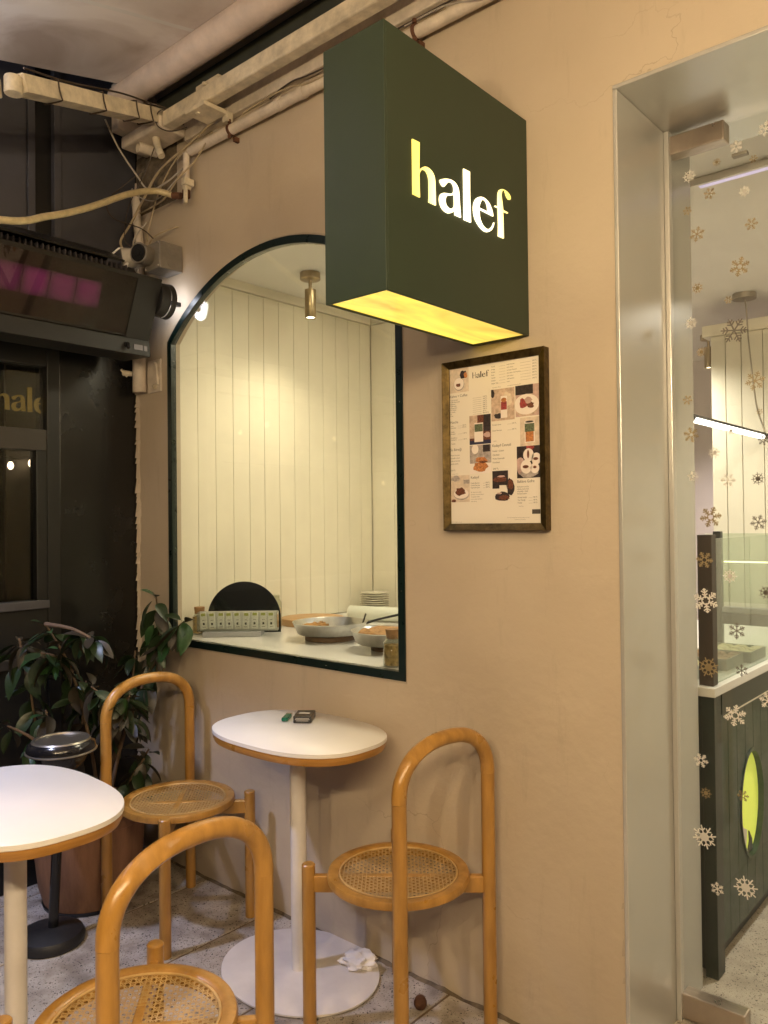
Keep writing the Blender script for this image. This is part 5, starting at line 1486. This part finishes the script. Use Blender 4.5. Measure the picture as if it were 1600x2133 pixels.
for bi, br in enumerate(BRANCH):
    pts = smooth_path(br, 6)
    n_ = len(pts)
    cnt = {0: 26, 1: 18, 2: 26, 4: 20, 5: 24, 8: 5, 10: 14, 9: 14}.get(bi, 17)
    tip_only = bi in (8,)
    for k in range(cnt):
        t = rl.uniform(0.45, 1.0) if not tip_only else rl.uniform(.85, 1)
        if k < 4: t = 0.97
        p = pts[min(n_ - 1, int(t * (n_ - 1)))] + Vector((rl.uniform(-.012, .012), rl.uniform(-.012, .012), rl.uniform(-.012, .012)))
        a = rl.uniform(0, 2 * math.pi)
        dz = rl.uniform(-1.5, -0.2) if k >= 2 else rl.uniform(0.2, 0.8)
        dv = Vector((math.cos(a), math.sin(a), dz))
        if bi in (0, 1, 9): dv.y = -abs(dv.y) * 0.8
        L_ = rl.uniform(0.075, 0.125) if dz < 0 else rl.uniform(0.05, 0.085)
        mi = rl.choice([0, 0, 1, 3, 3, 4, 6, 7]) if rl.random() < 0.86 else rl.choice([2, 5, 8])
        if dz > 0: mi = rl.choice([2, 1, 0, 4])
        put_leaf(p + dv.normalized() * 0.018, dv, L_, mi, BOBJ[bi])

# ================================================================== BEHIND THE ARCHED WINDOW
ct = thing('window_counter', (-2.25, 0.7, 0), 'white stone counter behind the arched window', 'counter')
MB().box(-2.9985, -1.45, 0.063, 1.409, 0.892, 0.930).build('counter_top', 'quartz', ct, bevel=0.003)
MB().box(-2.888, -1.600, 0.0215, 0.0625, 0.9155, 0.930).build('window_ledge', 'quartz', ct, bevel=0.002)
MB().box(-2.99, -1.46, 0.07, 1.40, 0.0, 0.8915).build('cabinet', 'cream_paint', ct)

def spot_lamp(x, y, label, energy, size=100, face=True, zc=2.58, aim=(0, 0, -1), rr=0.026, tone=(1.0, 0.84, 0.58)):
    t = thing('ceiling_spotlight', (x, y, zc), label, 'spotlight', 'brass ceiling spotlights')
    MB().lathe([(0, -0.0005), (0.048, -0.0005), (0.048, -0.030), (0.044, -0.033), (0, -0.034)], (x, y, zc), 28).build('ceiling_rose', 'brass', t, smooth=True)
    MB().tube([(x, y, zc - .033), (x, y, zc - .085)], 0.008, 10).build('stem', 'brass', t, smooth=True)
    MB().lathe([(0, -0.075), (rr, -0.078), (rr, -0.208), (rr - .002, -0.2105), (rr - .004, -0.208), (rr - .004, -0.196), (0, -0.196)], (x, y, zc), 24).build('barrel', 'brass', t, smooth=True)
    MB().lathe([(0, -0.2005), (rr - .0045, -0.2005), (rr - .0045, -0.204), (0, -0.2065)], (x, y, zc), 20).build('lamp_face', 'lamp_face', t)
    ld = bpy.data.lights.new('spot_beam', 'SPOT'); ld.energy = energy; ld.color = tone
    ld.spot_size = math.radians(size); ld.spot_blend = 0.9; ld.shadow_soft_size = 0.02
    o = bpy.data.objects.new('spot_beam', ld); col.objects.link(o); o.parent = t
    o.location = (0, 0, -0.214)
    o.rotation_euler = Vector(aim).to_track_quat('-Z', 'Y').to_euler()
    return t
spot_lamp(-2.663, 0.62, 'brass ceiling spotlight seen through the arched window', 15, 140)
cpn = thing('added_niche_light', (-1.85, 0.6, 2.58), 'added unseen square ceiling light brightening the window counter', 'ceiling light')  # added to even out the niche light, hidden behind the sign
MB().box(-2.06, -1.64, 0.39, 0.81, 2.566, 2.5795).build('frame', 'white_paint', cpn, bevel=.002)
MB().box(-2.045, -1.655, 0.405, 0.795, 2.5645, 2.5658).build('diffuser', 'added_niche_glow', cpn)

# pans of pastry on round stands
def pan(cx, cy, label, r, fill, zb=0.957):
    t = thing('baking_pan', (cx, cy, zb), label, 'pan', 'round pastry pans')
    MB().lathe([(0, 0), (r * .84, 0), (r * .87, .003), (r * .985, 0.045), (r * 1.0, 0.0465), (r * 1.005, 0.049), (r * .985, 0.0495), (r * .97, 0.046), (r * .855, 0.005), (0, 0.004)], (cx, cy, zb), 48).build('pan', 'aluminium_pan', t, smooth=True)
    return t
def stand(cx, cy, r, label):
    t = MB().lathe([(0, 0), (r, 0), (r, 0.0255), (0, 0.0255)], (cx, cy, 0.9306), 32).build('wooden_stand', 'stand_wood', bevel=0.001)
    return tag(t, label, 'stand', 'round wooden pan stands')
def pastry(name, cx, cy, r, a0, a1, h, m_, label, zb):
    b = MB(); n = 14; q = 8; vs = []; fs = []
    for i in range(n + 1):
        a = a0 + (a1 - a0) * i / n
        for j in range(q + 1):
            rr = r * (0.12 + 0.88 * j / q)
            e_ = min(1, min(i, n - i, ) / 1.0, (q - j) / 1.0 + .15)
            vs.append((cx + rr * math.cos(a), cy + rr * math.sin(a), zb + 0.001 + h * e_ * (0.75 + 0.5 * mnoise.noise(Vector((rr * 60, a * 9, 0))))))
    for i in range(n):
        for j in range(q):
            fs.append((i * (q + 1) + j, (i + 1) * (q + 1) + j, (i + 1) * (q + 1) + j + 1, i * (q + 1) + j + 1))
    o = b.add(vs, fs).build(name, m_, smooth=True)
    return tag(o, label, 'pastry')
stand(-2.36, 0.425, 0.105, 'round wooden stand under the larger pastry pan')
pan(-2.36, 0.425, 'wide aluminium pan with a wedge of pastry behind the window', 0.158, None)
pastry('pastry_wedge', -2.36, 0.425, 0.132, math.radians(150), math.radians(245), 0.026, 'baklava', 'golden pastry wedge left in the wide pan', 0.970)
pastry('crumbs', -2.36, 0.425, 0.125, math.radians(250), math.radians(330), 0.006, 'pistachio', 'green pistachio crumbs in the wide pan', 0.9615)
stand(-1.985, 0.375, 0.075, 'small wooden stand under the second pan')
pan(-1.985, 0.375, 'aluminium pan full of shredded pastry at the window edge', 0.152, None)
pastry('shredded_pastry', -1.985, 0.375, 0.136, 0, 2 * math.pi, 0.030, 'shredded', 'shredded brown pastry filling the second pan', 0.978)
sp_ = thing('spatula', (-2.25, 0.50, 0.97), 'black-handled cake slice resting in the wide pan', 'spatula')
MB().tube(smooth_path([(-2.285, 0.455, 0.968), (-2.22, 0.53, 1.005), (-2.10, 0.61, 1.04)], 5), 0.005, 8).build('handle', 'black_rubber', sp_, smooth=True)
MB().obox((-2.305, 0.43, 0.9645), (0.65, 0.76, 0.1), (-.76, .65, 0), (0, 0, 1), 0.03, 0.02, 0.0008).build('blade', 'chrome', sp_)
s2_ = thing('serving_tongs', (-2.27, 0.50, 0.97), 'dark serving tongs standing in the wide pan', 'tongs')
MB().obox((-2.262, 0.525, 1.005), (0.25, 0.2, 0.95), (-.76, .65, 0), (.6, .7, -.3), 0.032, 0.008, 0.003).build('arm', 'gunmetal', s2_, bevel=.002)
MB().obox((-2.272, 0.51, 0.972), (0.5, -0.3, 0.4), (-.76, .65, 0), (.6, .7, -.3), 0.016, 0.008, 0.003).build('tip', 'chrome', s2_, bevel=.001)

# sachets in a clear tray before a black half-round display
e1 = Vector((0.745, 0.667, 0)); e2 = Vector((-0.667, 0.745, 0))
sc0 = Vector((-2.765, 0.262, 0.9306))
sl = tag(MB().obox(sc0 + e2 * 0.01 - e1 * .02 + Vector((0, 0, 0.011)), e1, e2, (0, 0, 1), 0.125, 0.06, 0.010).build('stone_slab', 'slab_grey', bevel=.001), 'grey stone slab under the sachet tray', 'slab')
tr = thing('sachet_tray', sc0 + Vector((0, 0, .0215)), 'clear plastic tray holding the row of sachets', 'tray')
for (c, hx, hy, hz) in (((0, -0.026, 0.041), 0.172, 0.0012, 0.041), ((0, 0.026, 0.041), 0.172, 0.0012, 0.041), ((0, 0, 0.0012), 0.172, 0.0246, 0.0012), ((0.1732, 0, 0.041), 0.0012, 0.0272, 0.041), ((-0.1732, 0, 0.041), 0.0012, 0.0272, 0.041)):
    MB().obox(sc0 + Vector((0, 0, .0215)) + e1 * c[0] + e2 * c[1] + Vector((0, 0, c[2])), e1, e2, (0, 0, 1), hx, hy, hz).build('wall', 'frosted_plastic' if c[1] > 0.02 else 'clear_plastic', tr)
for k in range(9):
    tilt = rnd.uniform(-0.12, 0.12)
    c = sc0 + e1 * (-0.148 + 0.037 * k + rnd.uniform(-.003, .003)) + Vector((0, 0, .0245)) + e2 * rnd.uniform(-.012, .0)
    a = e1 * math.cos(tilt) + Vector((0, 0, math.sin(tilt))); u_ = Vector((0, 0, math.cos(tilt))) - e1 * math.sin(tilt)
    t = thing('sachet', c, ('%s white and green tea sachet standing in the clear tray' % ['leftmost', 'second from left', 'third from left', 'fourth from left', 'middle', 'fourth from right', 'third from right', 'second from right', 'rightmost'][k]), 'sachet', 'tea sachets in the clear tray')
    MB().obox(c + u_ * 0.038 + Vector((0, 0, .002)), a, e2, u_, 0.0135, 0.0035, 0.036).build('wrapper', 'sachet_white', t, bevel=.002)
    MB().obox(c + u_ * 0.066 + Vector((0, 0, .002)) - e2 * .0037, a, e2, u_, 0.0095, 0.0003, 0.006).build('green_band', 'sachet_green', t)
    b = MB(); b.obox(c + u_ * 0.026 + Vector((0, 0, .002)) - e2 * .0037, a, e2, u_, 0.004, 0.0003, 0.005); b.obox(c + u_ * 0.042 + Vector((0, 0, .002)) - e2 * .0037, a, e2, u_, 0.006, 0.0003, 0.0008); b.obox(c + u_ * 0.012 + Vector((0, 0, .002)) - e2 * .0037, a, e2, u_, 0.008, 0.0003, 0.0008)
    b.build('print', 'ink', t)
hd = sc0 + e2 * 0.092 + e1 * 0.012 + Vector((0, 0, 0.0))
loop = [(0.164 * math.cos(math.pi * i / 40), 0.228 - 0.164 + 0.164 * math.sin(math.pi * i / 40)) for i in range(41)] + [(-0.164, 0.0), (0.164, 0.0)]
ds = MB().poly([loop], lambda u, v, dd: tuple(hd + e1 * u + Vector((0, 0, v)) + e2 * dd), 0.0, 0.005).build('display_disc', 'acrylic_black')
tag(ds, 'black half-round glossy board standing behind the sachets', 'display board')

def jar(cx, cy, r, h, label, cork=True, fillh=0.7):
    t = thing('jar', (cx, cy, 0.931), label, 'jar', 'glass jars on the window counter')
    MB().lathe([(0, 0.0), (r, 0.0), (r, h * .8), (r * .8, h * .86), (r * .72, h * .9), (r * .72, h * .97), (r * .75, h), (r * .68, h), (r * .66, h * .9), (r * .93, h * .79), (r * .93, .004), (0, .004)], (cx, cy, 0.931), 24).build('glass', 'jar_glass', t, smooth=True)
    MB().lathe([(0, 0.005), (r * .9, 0.005), (r * .9, h * fillh), (r * .4, h * fillh * 1.04), (0, h * fillh)], (cx, cy, 0.931), 18).build('contents', 'jar_fill', t, smooth=True)
    if cork:
        MB().lathe([(0, h * .93), (r * .64, h * .93), (r * .74, h * 1.25), (0, h * 1.25)], (cx, cy, 0.931), 18).build('cork', 'cork', t, smooth=True)
    return t
jar(-1.748, 0.112, 0.034, 0.10, 'cork-stoppered jar of nuts in the window corner by the frame', fillh=.72)
jar(-2.80, 0.50, 0.036, 0.155, 'tall jar of nuts behind the half-round board', cork=False, fillh=.62)
jar(-2.945, 0.10 + 0.09, 0.032, 0.095, 'jar of nuts in the left window corner half hidden by leaves', fillh=.8)
wbd = MB().lathe([(0, 0), (0.15, 0.0), (0.152, 0.004), (0.152, 0.030), (0.15, 0.032), (0, 0.032)], (-2.79, 0.735, 0.9308), 40).build('serving_board', 'plain_wood', smooth=True)
tag(wbd, 'thick round wooden board on the counter behind the sachets', 'board')
rl_ = thing('paper_roll', (-2.40, 1.02, 0.931), 'white paper roll lying behind the pans', 'paper roll')
MB().tube([(-2.745, 0.955, 0.967), (-2.10, 1.105, 0.967)], 0.0355, 24).build('roll', 'paper_roll', rl_, smooth=True)
MB().tube([(-2.7455, 0.9549, 0.967), (-2.7475, 0.9544, 0.967)], 0.012, 14).build('core', 'stand_wood', rl_)
for k in range(9):
    z_ = 0.931 + 0.0005 + k * 0.0122
    pl = MB().lathe([(0, 0.0), (0.045, 0.0), (0.05, 0.002), (0.078, 0.0085), (0.080, 0.0105), (0.078, 0.0115), (0.05, 0.005), (0, 0.004)], (-2.868, 1.275, z_), 32).build('plate', 'ceramic', smooth=True)
    tag(pl, ('%s cream saucer of the stack at the back of the counter' % ['bottom', 'second lowest', 'third lowest', 'fourth lowest', 'middle', 'fourth from top', 'third from top', 'second from top', 'topmost'][k]), 'plate', 'stacked saucers on the counter')

# ================================================================== INSIDE THE DOOR
gc_ = thing('display_counter', (-1.15, 1.4, 0), 'dark green panelled display counter inside the glass door', 'counter')
CXF = -0.850
box('plinth', 'counter_dark', gc_, -1.44, CXF - 0.04, 0.62, 2.25, 0.0, 0.07)
box('carcass', 'counter_dark', gc_, -1.45, CXF - 0.022, 0.592, 2.28, 0.071, 0.868)
box('corner_post', 'counter_dark', gc_, CXF - 0.034, CXF + 0.004, 0.576, 0.640, 0.0, 0.868, bevel=.002)
box('top_rail', 'counter_dark', gc_, CXF - 0.0215, CXF + 0.006, 0.6415, 2.28, 0.80, 0.868, bevel=.002)
box('trim_line', 'chrome', gc_, CXF + 0.0065, CXF + 0.009, 0.642, 2.28, 0.793, 0.799)
# oval window in the panelling: boards are cut around it
OY, OZ, ORY, ORZ = 0.972, 0.435, 0.122, 0.178
def board_loops(a, b_, z0, z1):
    """clip the board rectangle against the oval: returns outline polygons"""
    n = 24
    if b_ < OY - ORY or a > OY + ORY:
        return [[(a, z0), (b_, z0), (b_, z1), (a, z1)]]
    lo, hi = [], []
    aa, bb = max(a, OY - ORY), min(b_, OY + ORY)
    for i in range(n + 1):
        y = aa + (bb - aa) * i / n
        h = ORZ * math.sqrt(max(0, 1 - ((y - OY) / ORY) ** 2))
        lo.append((y, OZ - h)); hi.append((y, OZ + h))
    out = []
    low = [(a, z0), (b_, z0)]
    if bb < b_: low += [(b_, OZ)]
    low += lo[::-1]
    if aa > a: low += [(a, OZ)]
    top = [(b_, z1), (a, z1)]
    if aa > a: top += [(a, OZ)]
    top += hi
    if bb < b_: top += [(b_, OZ)]
    return [low, top]
yb = 0.6425
while yb < 2.2:
    ye = min(yb + 0.088, 2.28)
    b = MB()
    for lp in board_loops(yb + 0.0018, ye - 0.0018, 0.075, 0.797):
        lp2 = []
        for q in lp:
            if not lp2 or (abs(q[0] - lp2[-1][0]) + abs(q[1] - lp2[-1][1])) > 1e-5: lp2.append(q)
        b.poly([lp2], lambda u, v, dd: (dd, u, v), CXF - 0.0215, CXF - 0.006)
    b.build('board', 'counter_green', gc_)
    yb = ye
b = MB(); n = 40
vs = []
for i in range(n):
    a = 2 * math.pi * i / n
    for x, k in ((CXF - 0.0215, 1.0), (CXF - 0.002, 1.0), (CXF - 0.002, 1.06), (CXF - 0.005, 1.06)):
        vs.append((x, OY + ORY * k * math.cos(a), OZ + ORZ * k * math.sin(a)))
fs = [(4 * i + q, 4 * ((i + 1) % n) + q, 4 * ((i + 1) % n) + q + 1, 4 * i + q + 1) for i in range(n) for q in range(3)]
b.add(vs, fs).build('oval_rim', 'counter_green', gc_, smooth=True)
MB().poly([[(OY + ORY * 1.03 * math.cos(2 * math.pi * i / n), OZ + ORZ * 1.03 * math.sin(2 * math.pi * i / n)) for i in range(n)]], lambda u, v, dd: (dd, u, v), CXF - 0.0219, CXF - 0.0217).build('lit_panel', 'niche_yellow', gc_)
b = MB(); b.poly([[(OY - 0.11, 0.30), (OY - 0.10, 0.40), (OY - 0.055, 0.36), (OY - 0.02, 0.345), (OY - 0.035, 0.29), (OY - 0.01, 0.265)]], lambda u, v, dd: (dd, u, v), CXF - 0.0214, CXF - 0.018)
b.build('sack', 'paper', gc_)
b = MB(); b.poly([[(OY - 0.02, 0.262), (OY + 0.005, 0.30), (OY - 0.0, 0.335), (OY + 0.03, 0.30), (OY + 0.035, 0.265)]], lambda u, v, dd: (dd, u, v), CXF - 0.0214, CXF - 0.017)
b.build('scoop', 'gunmetal', gc_)
MB().box(-1.47, CXF + 0.012, 0.560, 2.29, 0.8685, 0.898).build('counter_top', 'quartz', gc_, bevel=.003)

dc = thing('display_case', (-1.1, 1.3, 0.898), 'glass display case with brown corner post on the green counter', 'display case')
MB().box(-0.894, -0.850, 0.585, 0.628, 0.8985, 1.368).build('corner_post', 'post_brown', dc, bevel=.002)
MB().box(-1.082, -1.052, 1.29, 1.318, 0.8985, 1.368).build('rear_post', 'gunmetal', dc, bevel=.002)
MB().box(-1.115, -1.084, 1.296, 1.31, 1.07, 1.36).build('price_card', 'white_paint', dc, bevel=.001)
MB().box(-0.864, -0.858, 0.6285, 2.25, 0.8985, 1.355).build('front_pane', 'case_glass', dc)
MB().box(-1.050, -0.866, 1.302, 1.308, 1.09, 1.36).build('rear_pane', 'case_glass', dc)
box('rear_rail', 'gunmetal', dc, -1.05, -0.866, 1.285, 1.325, 1.005, 1.05, bevel=.003)
box('rear_rail', 'slab_grey', dc, -1.05, -0.866, 1.288, 1.322, 1.0505, 1.072, bevel=.003)
box('led_strip', 'strip_warm', dc, -1.05, -0.866, 1.320, 1.326, 1.245, 1.250)
def tray(cx, cy, hx, hy, m_, label, tilt=0.0):
    t = thing('pastry_tray', (cx, cy, 0.899), label, 'tray', 'grey pastry trays in the display case')
    b = MB()
    b.box(cx - hx, cx + hx, cy - hy, cy + hy, 0.9, 0.906)
    for (x0, x1, y0, y1) in ((cx - hx, cx - hx + .004, cy - hy, cy + hy), (cx + hx - .004, cx + hx, cy - hy, cy + hy), (cx - hx + .0042, cx + hx - .0042, cy - hy, cy - hy + .004), (cx - hx + .0042, cx + hx - .0042, cy + hy - .004, cy + hy)):
        b.box(x0, x1, y0, y1, 0.9065, 0.938)
    b.build('tray', 'tray_grey', t)
    b = MB(); n = 14; vs = []; fs = []
    for i in range(n + 1):
        for j in range(n + 1):
            x = cx + (hx - .006) * (2 * i / n - 1); y = cy + (hy - .006) * (2 * j / n - 1)
            e_ = 0.0 if (i % 5 == 0 or j % 5 == 0) else 1
            vs.append((x, y, 0.925 + 0.012 * e_ + 0.006 * mnoise.noise(Vector((x * 60, y * 60, 0)))))
    for i in range(n):
        for j in range(n):
            fs.append((i * (n + 1) + j, (i + 1) * (n + 1) + j, (i + 1) * (n + 1) + j + 1, i * (n + 1) + j + 1))
    b.add(vs, fs).build('pastry', m_, t)
    return t
tray(-1.015, 0.755, 0.085, 0.09, 'cream_pastry', 'grey tray of pale pastries nearest the brown post')
tray(-0.985, 0.955, 0.085, 0.09, 'brown_pastry', 'grey tray of brown pastries in the middle of the case')
tray(-0.965, 1.155, 0.085, 0.09, 'cream_pastry', 'grey tray of pale pastries at the back of the case')

# pendant strip light over the counter
pl = thing('pendant_light', (-1.18, 1.9, 1.82), 'black linear pendant light hanging above the display counter', 'pendant light')
MB().tube([(-1.18, 1.35, 1.835), (-1.18, 2.42, 1.835)], 0.016, 14).build('tube_housing', 'black_rubber', pl, smooth=True)
MB().tube([(-1.170, 1.36, 1.824), (-1.170, 2.30, 1.824)], 0.0125, 12).build('light_tube', 'linear_white', pl, smooth=True)
MB().lathe([(0, 0.0), (0.058, 0.0), (0.058, -0.028), (0, -0.030)], (-1.27, 2.385, 2.5795), 28).build('ceiling_rose', 'nickel', pl, smooth=True)
MB().tube(smooth_path([(-1.27, 2.385, 2.552), (-1.262, 2.385, 2.50), (-1.25, 2.385, 2.3), (-1.22, 2.385, 2.0), (-1.19, 2.385, 1.89), (-1.18, 2.385, 1.85)], 5), 0.004, 8).build('flex', 'nickel', pl, smooth=True)
cl = thing('ceiling_strip', (-0.6, 0.83, 2.58), 'slim violet LED strip across the ceiling inside the door', 'ceiling light')
MB().box(-1.05, 1.2, 0.80, 0.86, 2.555, 2.5795).build('channel', 'white_paint', cl, bevel=.002)
MB().box(-0.95, 1.1, 0.812, 0.835, 2.5535, 2.5548).build('diffuser', 'violet_led', cl)
spot_lamp(-1.73, 3.2, 'small ceiling spotlight far inside the shop beyond the partition', 80, 130, tone=(1.0, 0.86, 0.82))
spot_lamp(-0.35, 1.55, 'added unseen spotlight brightening the shop over the customer floor', 100, 155, tone=(1.0, 0.92, 0.78))  # extra lamp out of view, added to brighten the interior
spot_lamp(-1.75, 2.2, 'added unseen spotlight brightening the room behind the display counter', 62, 155, tone=(1.0, 0.92, 0.76))  # another added lamp, unseen, lifts the light behind the counter


# ================================================================== pieces that belong to a part go one level deeper
RULES = {'glass_door': {'snowflake_sticker': 'pane'}, 'lit_sign': {'letter': 'side_panel.001'}, 'menu_board': {'menu_photo': 'menu_sheet', 'printed_text': 'menu_sheet'},
         'arched_window': {'screw': 'frame'}, 'cafe_chair': {'cane_weave': 'seat_ring', 'cane_spline': 'seat_ring'}, 'ashtray_stand': {'tray': 'bowl', 'rim_band': 'bowl'},
         'cigarette_packet': {'printed_lines': 'carton'}, 'sachet': {'green_band': 'wrapper', 'print': 'wrapper'}, 'ceiling_spotlight': {'lamp_face': 'barrel'},
         'junction_box': {'lens': 'lens_hood', 'screw': 'housing', 'knockout': 'housing'}, 'infrared_heater': {'glowing_plate': 'casing', 'sensor_knob': 'bottom_lip', 'rating_plate': 'bottom_lip'},
         'wall_bracket': {'weld_rod': 'plate', 'bolt': 'plate', 'pin': 'sleeve', 'wing_nut': 'sleeve'}, 'plant_pot': {'soil': 'pot'}, 'display_counter': {'lit_panel': 'oval_rim', 'sack': 'oval_rim', 'scoop': 'oval_rim'},
         'dark_shopfront': {'letter': 'transom_pane'}, 'awning': {'seam': 'cloth', 'cable_tie': 'folding_arm'}, 'jar': {'cork': 'glass', 'contents': 'glass'}, 'paper_roll': {'core': 'roll'}, 'floodlight': {'rim': 'housing', 'lamp_glass': 'housing'}}
for t in [o for o in col.objects if o.parent is None and o.type == 'EMPTY']:
    rule_ = RULES.get(t.name.split('.')[0])
    if not rule_: continue
    kids = list(t.children)
    for kname, pname in rule_.items():
        base, idx = pname.split('.')[0], (int(pname.split('.')[1]) if '.' in pname else 0)
        hosts = [k for k in kids if k.name.split('.')[0] == base]
        host = hosts[idx]
        for k in kids:
            if k.name.split('.')[0] == kname:
                k.location = k.location - host.location
                k.parent = host
